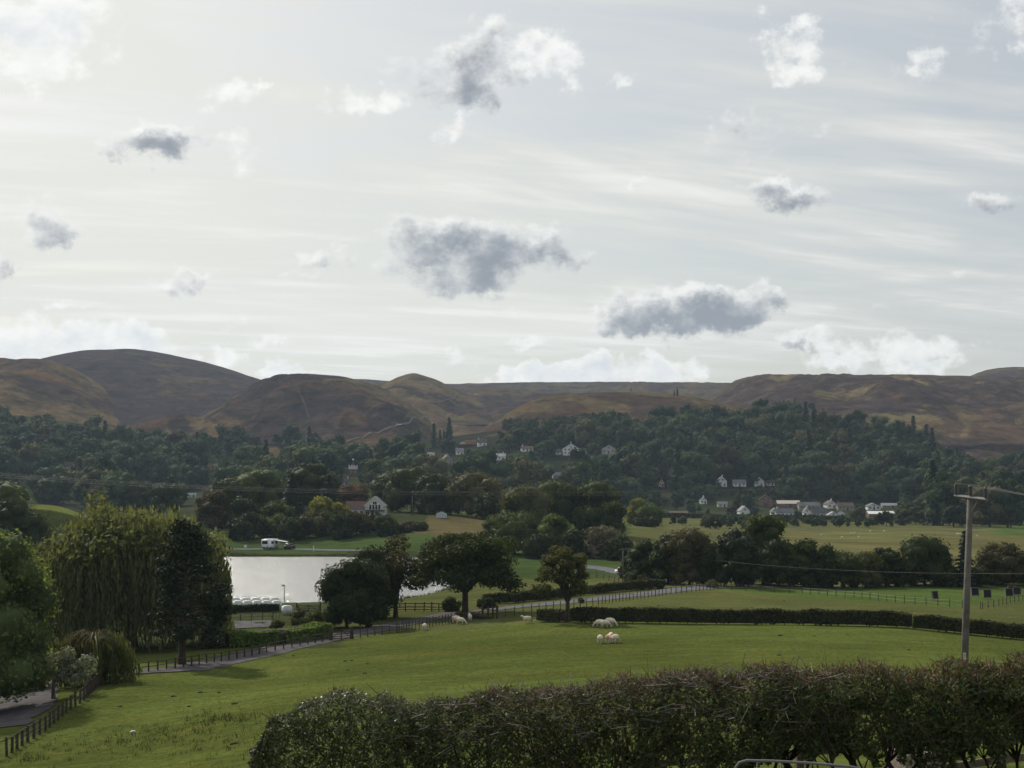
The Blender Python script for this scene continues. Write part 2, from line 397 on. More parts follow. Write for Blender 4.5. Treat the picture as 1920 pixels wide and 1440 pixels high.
_A = np.zeros((_n + 3, _n + 3)); _A[:_n, :_n] = tps(((_Q[:, None] - _Q[None]) ** 2).sum(-1)) + np.eye(_n) * 0.0012
_A[:_n, _n] = 1; _A[:_n, _n + 1:] = _Q; _A[_n:, :_n] = _A[:_n, _n:].T
_W = np.linalg.solve(_A, np.concatenate([pts[:, 2], np.zeros(3)]))
lake_px = [(-60,1046),(60,1045),(250,1044),(440,1044),(640,1044),(880,1046),(925,1050),(940,1058),(925,1072),(900,1088),(872,1102),(835,1112),(790,1125),(755,1133),
           (690,1137),(600,1138),(520,1139),(430,1141),(320,1136),(200,1115),(80,1090),(-60,1070)]
lake = [((px - 960) / F * (-WATER_Z * F / (py - HZ)), -WATER_Z * F / (py - HZ)) for px, py in lake_px]
def ground_z(x, y):
    x = np.asarray(x, float); y = np.asarray(y, float); sh = x.shape; x = x.ravel(); y = y.ravel()
    yc = np.clip(y, -20, 1560); q = warp(x * np.clip(yc / np.maximum(y, 1), 0, 1) ** .5, yc)
    z = np.empty(len(x))
    for i in range(0, len(x), 20000):
        s = slice(i, i + 20000)
        z[s] = tps(((q[s, None] - _Q[None]) ** 2).sum(-1)) @ _W[:_n] + _W[_n] + q[s] @ _W[_n + 1:]
    z += fbm(x / 23, y / 23, 5, 3) * np.clip((y - 40) / 200, 0, 1) * .35 + fbm(x / 3.1, y / 3.1, 9, 2) * .05 * np.clip((y - 40) / 60, 0, 1)
    f = np.clip((y - 1560) / 700, 0, 1); z = z * (1 - f) - 45 * f
    near = (y > 200) & (y < 460)
    if near.any():
        xn, yn, zn = x[near], y[near], z[near]
        d = poly_dist(xn, yn, lake); ins = in_poly(xn, yn, lake)
        up = WATER_Z + np.minimum(.10 + .16 * d, .6 + .02 * d)
        zn = np.where(ins, np.minimum(zn, WATER_Z - np.minimum(.12 + d * .2, 1.6)), np.maximum(zn, np.where(d < 40, up, -99)))
        z[near] = zn
    return z.reshape(sh)

def rowcol(lo, hi, d0, k):
    out = [lo]
    while out[-1] < hi: out.append(out[-1] + max(d0, abs(out[-1]) * k))
    return np.array(out)
ys = rowcol(-25.0, 6000.0, 0.9, 0.0065)
xp = [0.0]
while xp[-1] < 3400: xp.append(xp[-1] + (1.0 if xp[-1] < 75 else min(60.0, 1.0 + (xp[-1] - 75) * .035)))
xs = np.array([-v for v in xp[:0:-1]] + xp)
GX, GY = np.meshgrid(xs, ys)
GZ = ground_z(GX, GY)
# what grows where
GRASS = (0.078, 0.097, 0.025); MEADOW = (0.080, 0.090, 0.032); ARCH = (0.066, 0.098, 0.026); DRY = (0.108, 0.104, 0.044); WOODF = (0.0213, 0.0243, 0.0137)
TOWN = (0.038, 0.048, 0.022); TAN = (0.090, 0.078, 0.038); LAWN = (0.050, 0.076, 0.025); PALE = (0.0912, 0.0973, 0.0395)
col = np.zeros(GX.shape + (3,)); col[:] = GRASS
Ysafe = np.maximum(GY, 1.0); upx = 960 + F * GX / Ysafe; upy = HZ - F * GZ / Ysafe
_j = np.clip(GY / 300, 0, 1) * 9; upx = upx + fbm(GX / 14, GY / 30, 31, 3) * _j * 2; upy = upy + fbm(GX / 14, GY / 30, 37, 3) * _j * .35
def paint(mask, c): col[mask] = c
far = GY > 300
paint(GY > 180, MEADOW)
paint(far, LAWN); paint(GY > 620, PALE); paint(GY > 980, TOWN); paint(GY > 1130, WOODF)
paint(in_poly(upx, upy, [(0,1290),(470,1226),(620,1203),(740,1186),(850,1168),(1010,1160),(1700,1176),(1920,1200),(1960,1460),(-40,1460),(-40,1420),(190,1275)]) & (GY < 185), GRASS)
paint(in_poly(upx, upy, [(1335,1104),(1700,1100),(1990,1098),(1990,1130),(1880,1127),(1800,1138),(1600,1128)]) & (GY > 190) & (GY < 320), ARCH)
paint((upx > 1180) & (GY > 310) & (GY < 640) , DRY)
paint((upx > 1180) & (upx < 1480) & (GY > 420) & (GY < 620), PALE)
paint((upx > 1540) & (upx < 1720) & (GY > 480) & (GY < 600), (0.115, 0.122, 0.048))
paint(in_poly(upx, upy, [(735,968),(950,968),(950,1002),(735,1004)]) & (GY > 350) & (GY < 600), TAN)
paint(in_poly(upx, upy, [(60,930),(300,930),(300,985),(60,985)]) & (GY < 700) & (GY > 300), (0.115, 0.135, 0.038))
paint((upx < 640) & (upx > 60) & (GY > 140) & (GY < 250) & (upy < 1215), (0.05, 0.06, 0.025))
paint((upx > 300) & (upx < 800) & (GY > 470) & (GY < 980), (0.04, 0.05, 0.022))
paint((upx > 420) & (upx < 720) & (GY > 395) & (GY < 445), LAWN)
paint((upx > 1860) & (GY > 600) & (GY < 800), ARCH)
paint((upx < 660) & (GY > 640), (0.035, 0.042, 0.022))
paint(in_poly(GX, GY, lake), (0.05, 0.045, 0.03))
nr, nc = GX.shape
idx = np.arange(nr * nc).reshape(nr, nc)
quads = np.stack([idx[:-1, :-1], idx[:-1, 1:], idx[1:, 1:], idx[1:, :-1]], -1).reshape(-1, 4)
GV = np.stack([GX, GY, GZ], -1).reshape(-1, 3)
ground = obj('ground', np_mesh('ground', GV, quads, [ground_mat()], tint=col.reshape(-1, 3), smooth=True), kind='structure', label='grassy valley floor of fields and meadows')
ground_bvh = BVHTree.FromPolygons([tuple(v) for v in GV.tolist()], quads.tolist())

def G(x, y):
    h = ground_bvh.ray_cast(Vector((x, y, 900)), Vector((0, 0, -1)))[0]
    return h.z if h else float(ground_z(np.array([x]), np.array([y]))[0])
def hit(px, py, bvh=None, dmin=12):
    d = Vector(((px - 960) / F, 1.0, (HZ - py) / F)); s = d * dmin
    best = None
    for b in ([bvh] if bvh else [ground_bvh]):
        h = b.ray_cast(s, d.normalized())[0]
        if h and (best is None or h.y < best.y): best = h
    return best

# water
wm = bpy.data.materials.new('lake_water'); wm.use_nodes = True; n = NT(wm.node_tree); b = n.n['Principled BSDF']
b.inputs['Base Color'].default_value = (0.02, 0.028, 0.025, 1); b.inputs['Roughness'].default_value = 0.27; b.inputs['IOR'].default_value = 3.0
b.inputs['Specular IOR Level'].default_value = .5
P = n.new('ShaderNodeNewGeometry').outputs['Position']
bp = n.new('ShaderNodeBump'); bp.inputs['Strength'].default_value = 1.0; bp.inputs['Distance'].default_value = .30
n.l.new(n.m('ADD', n.noise(n.vm('MULTIPLY', P, (.8, 1.0, 1)), 1.5, 4, .6), n.m('MULTIPLY', n.noise(n.vm('MULTIPLY', P, (.22, 1, 1)), .45, 4, .6), 3.0)), bp.inputs['Height']); n.l.new(bp.outputs[0], b.inputs['Normal'])
lk = MB(); bmx = [(x + (x - (-45)) * .01, y + (1.2 if y > 320 else -1.2)) for x, y in lake]
lk.add([(x, y, WATER_Z) for x, y in bmx], [tuple(range(len(bmx)))])
obj('lake', lk.mesh('lake', wm), kind='structure', label='bright wind-rippled lake beyond the drive')

# ------------------------------------------------------------------ hills: each one a lofted body from its foot to its ridge and down the back
def curve(pts_, xq):
    p = np.array(pts_, float); t = np.interp(xq, p[:, 0], np.arange(len(p)))
    i = np.clip(t.astype(int), 0, len(p) - 2); f = t - i
    y = p[:, 1]; m = np.gradient(y, p[:, 0]); h = p[i + 1, 0] - p[i, 0]
    f2, f3 = f * f, f * f * f
    return (2*f3-3*f2+1)*y[i] + (f3-2*f2+f)*h*m[i] + (-2*f3+3*f2)*y[i+1] + (f3-f2)*h*m[i+1]
hill_bvh = []
def hill(ridge, Yt, Yf, pf, seed, m, label, amp=6.0, power=1.0, gully=90.0, back=500.0, nx=300, nv=110, zf=None):
    pxs = np.linspace(ridge[0][0], ridge[-1][0], nx)
    pr = curve(ridge, pxs) + fbm(pxs / 22.0, pxs * 0 + seed, seed, 3) * .9
    Yr = Yt(pxs) if callable(Yt) else np.full(nx, float(Yt))
    xr = (pxs - 960) / F * Yr; tan_r = (HZ - pr) / F
    v = np.concatenate([np.linspace(0, 1, nv), 1 + np.linspace(.06, 1, 14)])
    V = np.zeros((len(v), nx, 3))
    for k, t in enumerate(v):
        if t <= 1: yy = Yf + (Yr - Yf) * t; s = 1 - (1 - t) ** (1.55 * power); s = s * .82 + .18 * t
        else: yy = Yr + back * (t - 1); s = 1 - (t - 1) ** 1.6 * .8
        base = (zf if zf is not None else (HZ - pf) / F * Yf)
        zr = tan_r * Yr
        zz = base + (zr - base) * s
        w = min(1, (1 - t) * 3.5) if t <= 1 else 0
        zz = zz + w * amp * (.22 * fbm(xr / (gully * .22), yy / (gully * .5), seed + 21, 4) + fbm(xr / gully, yy / (gully * 2.2), seed, 5) + .9 * -np.abs(fbm(xr / (gully * .8), yy / (gully * 5), seed + 3, 3))) * min(1.0, .25 + t * 2)
        V[k, :, 0] = xr; V[k, :, 1] = yy; V[k, :, 2] = zz
    # keep the body's own skyline on the measured ridge line
    a = (V[:, :, 2] / V[:, :, 1]); mx = a.max(0)
    V[:, :, 2] += (np.clip(np.linspace(0, 1, nv)[:, None], 0, 1).repeat(nx, 1) if False else 1) * 0
    corr = (tan_r - mx) * Yr
    wv = np.where(v <= 1, v ** 1.5, 1.0)[:, None]
    V[:, :, 2] += corr[None] * wv
    i = np.arange(len(v) * nx).reshape(len(v), nx)
    q = np.stack([i[:-1, :-1], i[:-1, 1:], i[1:, 1:], i[1:, :-1]], -1).reshape(-1, 4)
    V[0, :, 2] = -62.0            # the foot goes down into the valley floor
    V = V.reshape(-1, 3)
    o = obj('hill', np_mesh('hill', V, q, [m], smooth=True), kind='structure', label=label)
    bv = BVHTree.FromPolygons([tuple(p) for p in V.tolist()], q.tolist()); hill_bvh.append(bv)
    return bv
hmA = hill_mat('moor_bracken_lit', 1, heather=(0.0522, 0.0337, 0.0283), bracken=(0.1122, 0.0572, 0.0309), grass=(0.0987, 0.0693, 0.0361), gl=.50); hmB = hill_mat('moor_heather_shaded', 2, heather=(0.0358, 0.0258, 0.0292), bracken=(0.0583, 0.0359, 0.0292), grass=(0.0677, 0.0498, 0.0309), gl=.62)  # shadow-side tone painted into the heather colours, lit tone into the bracken ones
hmC = hill_mat('moor_grass', 3, grass=(0.0890, 0.0658, 0.0361), gl=.49); hmF = hill_mat('moor_far', 4, gl=.52); hmG = hill_mat('moor_round', 5, heather=(0.0445, 0.0293, 0.0223), bracken=(0.0914, 0.0516, 0.0266), grass=(0.0774, 0.0569, 0.0292), gl=.53)
hmH = hill_mat('moor_plateau', 6, heather=(0.0407, 0.0285, 0.0275), grass=(0.1141, 0.0907, 0.0463), bracken=(0.0853, 0.0534, 0.0334), gl=.57)
bvF = hill([(400,716),(480,712),(620,711),(690,711),(760,717),(840,719),(1000,717),(1200,716),(1320,718),(1400,722),(1500,730)], 3500, 2500, 800, 11, hmF, 'flat brown moorland skyline far behind the valley', amp=14, back=900)
bvB = hill([(-200,700),(-60,690),(60,682),(110,669),(150,659),(200,655),(235,654),(300,661),(350,671),(420,689),(470,706),(520,722),(600,745),(680,765)], 2600, 1750, 830, 12, hmB, 'large smooth heather hill behind the left spur', amp=16, gully=160)
bvE = hill([(560,735),(650,716),(710,719),(735,714),(755,705),(777,700),(795,704),(815,711),(840,722),(870,737),(900,748),(960,762),(1010,775)], 2450, 1750, 830, 13, hmC, 'small pointed moorland peak above the valley road', amp=10)
bvE2 = hill([(840,740),(880,730),(930,727),(985,733),(1040,738),(1120,745),(1200,760)], 2750, 1900, 800, 18, hmF, 'brown moorland shoulder at the head of the valley', amp=12)
bvH2 = hill([(1600,760),(1700,735),(1780,712),(1812,704),(1840,694),(1880,689),(1920,688),(2000,690),(2150,705)], 3000, 2200, 760, 14, hmF, 'distant brown hilltop at the right end of the plateau', amp=9)
bvH = hill([(1240,770),(1290,762),(1330,745),(1350,731),(1372,714),(1400,704),(1440,702),(1500,702),(1600,703),(1700,703),(1820,705),(1900,708),(2000,712),(2200,720)], 2300, 1560, 835, 15, hmH, 'broad flat-topped moorland plateau on the right', amp=20, power=1.25)
bvA = hill([(-250,690),(-60,674),(0,671),(40,674),(90,674),(125,687),(160,710),(200,742),(240,772),(280,797),(320,816),(370,838),(430,860)], 2000, 1400, 838, 16, hmA, 'brown bracken spur at the left edge', amp=20, gully=100)
bvC = hill([(270,850),(330,815),(380,786),(430,757),(490,724),(530,709),(560,702),(590,701),(630,704),(680,713),(720,728),(750,745),(775,762),(800,784),(830,812),(870,846)], 1900, 1380, 862, 17, hmC, 'domed olive and brown hill in the centre left', amp=18, gully=90)
bvG = hill([(880,822),(920,797),(960,770),(1000,750),(1040,741),(1100,737),(1180,735),(1250,738),(1300,744),(1350,757),(1400,768),(1470,790)], 1750, 1390, 835, 19, hmG, 'rounded brown hill above the wooded slope', amp=5, gully=60)
bvI = hill([(1330,772),(1400,766),(1450,764),(1500,760),(1560,757),(1640,760),(1720,770),(1780,790),(1812,806),(1836,800),(1870,775),(1900,757),(1940,748),(2050,745),(2200,750)], 1800, 1400, 905, 20, hmH, 'lower moorland slope with a side valley at the right', amp=18, gully=110)
ALLB = [ground_bvh] + hill_bvh
def hit_any(px, py, dmin=250):
    d = Vector(((px - 960) / F, 1.0, (HZ - py) / F)); s = d * dmin; best = None
    for b in ALLB:
        h = b.ray_cast(s, d.normalized())[0]
        if h and (best is None or h.y < best.y): best = h
    return best

# ------------------------------------------------------------------ lanes, drives and paths laid on the land
def strip(name, pxs, width, m, label, dz=.05, anyland=False, step=1.5, kerb=0.0, kind='structure'):
    P3 = [(hit_any(*p) if anyland else hit(*p)) for p in pxs]; P3 = [p for p in P3 if p]
    path = []
    for a, b2 in zip(P3[:-1], P3[1:]):
        k = max(1, int((b2 - a).length / step))
        for i in range(k): path.append(a.lerp(b2, i / k))
    path.append(P3[-1])
    arr = np.array([[p.x, p.y] for p in path])
    for _ in range(6): arr[1:-1] = arr[1:-1] * .5 + (arr[:-2] + arr[2:]) * .25
    V = []; Fs = []
    tg = np.gradient(arr, axis=0); tg /= np.linalg.norm(tg, axis=1)[:, None] + 1e-9
    rr = np.random.default_rng(len(pxs)).normal(size=len(arr))
    for i, (p, t) in enumerate(zip(arr, tg)):
        wdt = width * (1 + .06 * rr[i])
        for s in (-.5, -.17, .17, .5):
            x, y = p[0] - t[1] * wdt * s, p[1] + t[0] * wdt * s
            if anyland:
                zs = [h.z for h in (bb.ray_cast(Vector((x, y, 900)), Vector((0, 0, -1)))[0] for bb in ALLB) if h]; z = max(zs)
            else: z = G(x, y)
            V.append((x, y, z + dz))
        if i: a = (i - 1) * 4; Fs += [(a + k, a + k + 1, a + k + 5, a + k + 4) for k in range(3)]
    mb = MB(); mb.add(V, Fs)
    return obj(name, mb.mesh(name, m, smooth=True), kind=kind, label=label)
asph = mat('lane_asphalt', (.125, .125, .135), 1.0, 0.0, var=.18, vscale=.8, bump=.3)
gravel = mat('drive_gravel', (.098, .092, .094), 1.0, 0.0, var=.22, vscale=.9, bump=.5)
chalk = mat('hill_road_surface', (.115, .10, .082), 1.0, 0.0, var=.15, vscale=.05)
trod = mat('trodden_path', (.085, .068, .045), 1.0, 0.0, var=.2, vscale=.05)
strip('drive', [(330,1257),(420,1240),(500,1222),(580,1205),(650,1190),(720,1175),(790,1163),(840,1153),(862,1148)], 5.5, gravel, 'grey gravel drive beside the sheep field')
strip('drive', [(-40,1370),(0,1352),(25,1330),(38,1305),(30,1285),(0,1265)], 6.5, gravel, 'gravel drive curving away at the left edge', dz=.07)
strip('drive', [(140,1272),(220,1266),(330,1256)], 5.0, gravel, 'shaded gravel drive behind the silver shrub', dz=.09)
strip('lane', [(905,1146),(960,1139),(1040,1132),(1100,1126),(1180,1117),(1250,1109),(1300,1104),(1330,1101.5)], 5.2, asph, 'pale lane running past the sheep field to the trees', dz=.06)
strip('lane', [(1330,1101.5),(1290,1098),(1265,1093),(1225,1087),(1190,1080),(1150,1070),(1105,1063),(1040,1058)], 5.0, asph, 'pale lane climbing back left behind the meadow', dz=.08)
strip('track', [(1330,1102),(1420,1101.5),(1520,1100.5),(1620,1099.5),(1700,1097.5),(1770,1096.5)], 3.2, gravel, 'gravel track in front of the dark tree row', dz=.1)
strip('road', [(420,1029),(500,1029),(560,1030),(640,1032),(720,1034)], 4.0, asph, 'narrow road along the far lake shore', dz=.1)
strip('hill_road', [(636,834),(660,826),(690,815),(720,806),(745,799),(770,792),(790,787),(800,781)], 1.9, chalk, 'pale road climbing across the centre hill', anyland=True, dz=.8, step=6)
strip('hill_road', [(795,758),(820,754),(850,750),(880,744),(905,739)], 1.5, chalk, 'pale road higher up towards the pointed peak', anyland=True, dz=.8, step=6)
strip('path', [(560,736),(570,752),(574,768),(580,785)], 1.2, trod, 'trodden path down the centre hill', anyland=True, dz=.8, step=6)
strip('path', [(730,745),(735,760)], 1.2, trod, 'short trodden path near the crest of the centre hill', anyland=True, dz=.8, step=6)
strip('path', [(768,758),(773,766),(768,778),(758,786)], 1.2, trod, 'hooked trodden path above the hill road', anyland=True, dz=.8, step=6)
strip('path', [(0,694),(18,690),(28,684),(31,676)], 1.4, trod, 'trodden path over the left spur', anyland=True, dz=.8, step=6)
# ------------------------------------------------------------------ vegetation
def unit(rng, n):
    v = rng.normal(size=(n, 3)); return v / (np.linalg.norm(v, axis=1)[:, None] + 1e-9)
def cards(rng, pos, nor, size, aspect=.6, tint=None, up=None):
    """leaf sprays: one kite-shaped face each"""
    n = len(pos); nor = nor / (np.linalg.norm(nor, axis=1)[:, None] + 1e-9)
    r = unit(rng, n) if up is None else up
    t = np.cross(nor, r); t /= np.linalg.norm(t, axis=1)[:, None] + 1e-9
    b = np.cross(nor, t)
    size = np.broadcast_to(np.asarray(size, float), (n,))[:, None]
    V = np.stack([pos - b * size, pos + t * size * aspect + b * size * .15, pos + b * size, pos - t * size * aspect + b * size * .15], 1)
    V[:, 0] += nor * size * .12; V[:, 2] += nor * size * .12
    Fq = np.arange(n * 4).reshape(n, 4)
    T = np.repeat(tint, 4, axis=0) if tint is not None else None
    return V.reshape(-1, 3), Fq, T
ICO = None
def ico(sub=1):
    bm = bmesh.new(); bmesh.ops.create_icosphere(bm, subdivisions=sub, radius=1)
    V = np.array([v.co for v in bm.verts]); Fs = np.array([[v.index for v in f.verts] for f in bm.faces]); bm.free(); return V, Fs
ICOV, ICOF = ico(2); ICOV1, ICOF1 = ico(1)
def lobes_round(rng, H, W, z0, n, flat=.8, top=1.0, r0=.36, r1=.52):
    """clumps filling an uneven dome from z0 to H"""
    L = []; hc = (H - z0) / 2; cz = z0 + hc
    d = unit(rng, n * 6)
    d = d[d[:, 2] > -.75][:n]
    for v in d:
        k = .50 + .16 * rng.random()
        r = (r0 + (r1 - r0) * rng.random()) * min(W / 2, hc * 1.3)
        p = np.array([v[0] * W / 2 * k, v[1] * W / 2 * k, cz + v[2] * hc * (k + .06) * top])
        # keep inside the height
        p[2] = min(p[2], H - r * flat); L.append((p, np.array([r, r, r * flat])))
    if z0 < .12 * H:                       # foliage down to the ground
        for a in np.arange(max(5, n // 2)) * 2.399:
            r = (.30 + .12 * rng.random()) * W / 2; k = (.45 + .22 * rng.random()) * W / 2
            L.append((np.array([k * math.cos(a), k * math.sin(a), z0 + r * .6 + rng.random() * hc * .45]), np.array([r, r, r * .95])))
    L.append((np.array([0, 0, cz]), np.array([W * .26, W * .26, hc * .62])))
    return L
def lobe_cards(rng, L, n, size, jit=.75, tintv=.22, core=True, inner=.25, lobev=.15, shell=(.72, 1.08), cull=.62):
    R = np.array([l[1] for l in L]); P = np.array([l[0] for l in L])
    w = (R[:, 0] * R[:, 2]); w /= w.sum(); k = rng.choice(len(L), n, p=w)
    d = unit(rng, n); f = shell[0] + (shell[1] - shell[0]) * rng.random(n); f = np.where(rng.random(n) < inner, .3 + .5 * rng.random(n), f)
    pos = P[k] + d * R[k] * f[:, None]
    keep = np.ones(n, bool)
    for j in range(len(L)):
        q = np.linalg.norm((pos - P[j]) / R[j], axis=1); keep &= ~((q < cull) & (k != j))
    pos, d, k = pos[keep], d[keep], k[keep]
    lv = 1 + lobev * rng.normal(size=(len(L), 1)) * np.array([[1, .9, .8]])
    tint = np.clip(lv[k] * (1 + tintv * rng.normal(size=(len(k), 1))) * (1 + .05 * rng.normal(size=(len(k), 3))), .35, 1.9)
    V, Fq, T = cards(rng, pos, d + jit * unit(rng, len(d)), size * (.6 + .8 * rng.random(len(d))), tint=tint)
    Fs = [Fq]
    if core:
        cv, cf, ct = [], [], []; b = len(V)
        for j in range(len(L)):
            cv.append(ICOV * R[j] * .70 * (1 + .12 * rng.normal(size=(len(ICOV), 1))) + P[j]); cf.append(ICOF + b); ct.append(np.repeat(np.clip(lv[j:j + 1], .4, 1.6), len(ICOV), 0)); b += len(ICOV)
        V = np.concatenate([V] + cv); Fs.append(np.concatenate(cf)); T = np.concatenate([T] + ct)
    return V, Fs, T
def limb_mesh(rng, H, z0, L, r, m, lean=0, n=6, nl=9, sides=7, fork=.45):
    mb = MB(); top = Vector((lean * H * .3, 0, z0 + (H - z0) * fork))
    pts_ = [(0, 0, -.5), (0, 0, .15), (lean * H * .04, 0, z0 * .5), (lean * H * .12, .02 * H * rng.normal(), z0), tuple(top)]
    mb.tube(pts_, [r * 1.75, r * 1.3, r, r * .9, r * .4], sides)
    for j in rng.permutation(len(L))[:nl]:
        c = Vector(L[j][0]); s = Vector(pts_[3]).lerp(top, .1 + .8 * rng.random()) if rng.random() < .7 else Vector(pts_[3])
        mid = s.lerp(c, .5) + Vector(rng.normal(size=3)) * .04 * H + Vector((0, 0, .03 * H))
        mb.tube([s, mid, c, c + (c - mid) * .4], [r * .45, r * .3, r * .16, r * .05], 5, cap=False)
        for _ in range(2):
            e = c + Vector(unit(rng, 1)[0] * L[j][1] * .9); mb.tube([mid, mid.lerp(e, .5) + Vector(rng.normal(size=3)) * .02 * H, e], [r * .2, r * .1, r * .03], 4, cap=False)
    return mb.mesh('trunk', m, smooth=True)
BARK = mat('bark', (.055, .043, .034), .95, .1, var=.3, vscale=2.0, bump=.6, bscale=9)
BARK_PALE = mat('bark_pale', (.13, .115, .095), .95, .1, var=.3, vscale=2.0, bump=.6, bscale=9)
LM = {
 'edge': leaf_mat('leaf_edge_tree', (0.118, 0.154, 0.062), .5),  'mid': leaf_mat('leaf_mid', (0.0546, 0.0722, 0.0218)), 'dark': leaf_mat('leaf_dark', (0.0328, 0.0437, 0.0160), .2), 'bright': leaf_mat('leaf_bright', (0.0689, 0.0941, 0.0302), .38),
 'yellow': leaf_mat('leaf_yellow', (0.1638, 0.1638, 0.0328), .4), 'brown': leaf_mat('leaf_brown', (0.0689, 0.0622, 0.0286), .3), 'rust': leaf_mat('leaf_rust', (0.0966, 0.0571, 0.0319), .3),
 'willow': leaf_mat('leaf_willow', (0.118, 0.140, 0.066), .45), 'grey': leaf_mat('leaf_grey', (0.1638, 0.1856, 0.1420), .25), 'pine': leaf_mat('needles', (0.0244, 0.0328, 0.0176), .12),
 'conifer': leaf_mat('needles_blue', (0.0286, 0.0412, 0.0260), .12), 'oak': leaf_mat('leaf_oak', (0.0386, 0.0538, 0.0168), .3), 'olive': leaf_mat('leaf_olive', (0.0739, 0.0806, 0.0302), .3),
 'privet': leaf_mat('leaf_hedge', (0.0470, 0.0538, 0.0218), .25), 'lush': leaf_mat('leaf_lush', (0.0932, 0.1369, 0.0286), .35), 'far': far_leaf_mat('leaf_far', [(0, (.044, .066, .034)), (.32, (.034, .052, .030)), (.55, (.058, .074, .034)), (.72, (.030, .046, .029)), (.87, (.070, .070, .038)), (.955, (.066, .054, .036))]),
 'farconifer': leaf_mat('needles_far', (0.0244, 0.0370, 0.0227), .1, var=.3), 'bare': leaf_mat('leaf_sparse', (0.1092, 0.1042, 0.0764), .25),
}
def crown_obj(parent, VFT, m, name='crown'):
    V, Fs, T = VFT; return obj(name, np_mesh(name, V, Fs, [m], tint=T), parent)
def conifer_cards(rng, H, W, z0, n, size, droop=.35, layers=15, ragged=.25):
    k = rng.integers(0, layers, n); t = (k + .3 * rng.random(n)) / layers
    z = z0 + (H - z0) * t; rad = W / 2 * (1 - t) ** .85 * (1 - ragged + 2 * ragged * vnoise(k * 3.1, np.zeros(n), int(H * 7)))
    a = rng.random(n) * 2 * math.pi
    br = np.floor(a / (2 * math.pi) * 9) ; rad = rad * (.7 + .45 * vnoise(br * 1.7 + k * 11.3, k * 2.7, 5))
    f = np.sqrt(rng.random(n)); r = rad * f
    pos = np.stack([r * np.cos(a), r * np.sin(a), z - droop * r * .6 + .15 * rng.normal(size=n) * size], 1)
    nor = np.stack([np.cos(a) * .5, np.sin(a) * .5, np.ones(n)], 1) + .6 * unit(rng, n)
    tint = np.clip(1 + .2 * rng.normal(size=(n, 1)) * np.ones((1, 3)), .4, 1.8)
    V, Fq, T = cards(rng, pos, nor, size * (.6 + .8 * rng.random(n)), tint=tint)
    # solid inner cone of old boughs
    mb_v = []; mb_f = []; b = len(V); ns = 9
    for i in range(5):
        tt = i / 4; rr = W / 2 * .5 * (1 - tt) + .02
        mb_v += [(rr * math.cos(2 * math.pi * s / ns), rr * math.sin(2 * math.pi * s / ns), z0 + (H - z0) * .97 * tt) for s in range(ns)]
    for i in range(4): mb_f += [(b + i * ns + s, b + i * ns + (s + 1) % ns, b + (i + 1) * ns + (s + 1) % ns, b + (i + 1) * ns + s) for s in range(ns)]
    V = np.concatenate([V, np.array(mb_v)]); T = np.concatenate([T, np.ones((len(mb_v), 3))])
    return V, [np.concatenate([Fq, np.array(mb_f)])], T
SEED = [100]
def tree(px, base, top, wpx, leaf, label, kind='round', cards_n=None, size=None, z0=.18, core=True, lobes=None, bark=None, name='tree', group=None, flat=.8, Y=None, lean=0.0, cat='tree', inner=.25, nl=9, tr=None, rz=None, dx=0):
    """a tree at a photographed place; its height and width come from the picture at that distance"""
    SEED[0] += 1; rng = np.random.default_rng(SEED[0])
    p = hit(px, base) if Y is None else Vector(PX(px, base, Y))
    if Y is not None: p.z = G(p.x, p.y)
    k = p.y / F; H = (base - top) * k if Y is None else (HZ - top) * k - p.z; W = wpx * k * 1.14
    e = empty(name, p, rng.random() * 6 if rz is None else rz, label=label, cat=cat, group=group)
    size = size or max(.13, .0021 * p.y * .5)
    if kind == 'conifer':
        mb = MB(); mb.tube([(0, 0, -.4), (0, 0, H * .5), (0, 0, H * .97)], [W * .035 + .06, W * .025 + .04, .02], 7)
        obj('trunk', mb.mesh('trunk', bark or BARK, True), e)
        crown_obj(e, conifer_cards(rng, H, W, H * z0, cards_n or 3800, size * 1.1), LM[leaf]); return e
    n = lobes or 15
    L = lobes_round(rng, H, W, H * z0, n, flat)
    nb = cards_n or int(np.clip(H * W / size ** 2 * .75, 1600, 9000))
    obj('trunk', limb_mesh(rng, H, H * z0, L, tr or H * .026, bark or BARK, lean, nl=nl), e)
    crown_obj(e, lobe_cards(rng, L, nb, size, core=core, inner=inner), LM[leaf]); return e

def shared_tree(proto, p, s, rz, label, group, name='tree', cat='tree', sz=None):
    r = bpy.data.objects.new(name, None); r.empty_display_size = .3; r.location = p; r.rotation_euler = (0, 0, rz); r.scale = (s, s, s if sz is None else sz); link(r)
    tag(r, label, cat, group)
    for nm, me in proto: obj(nm, me, r)
    return r
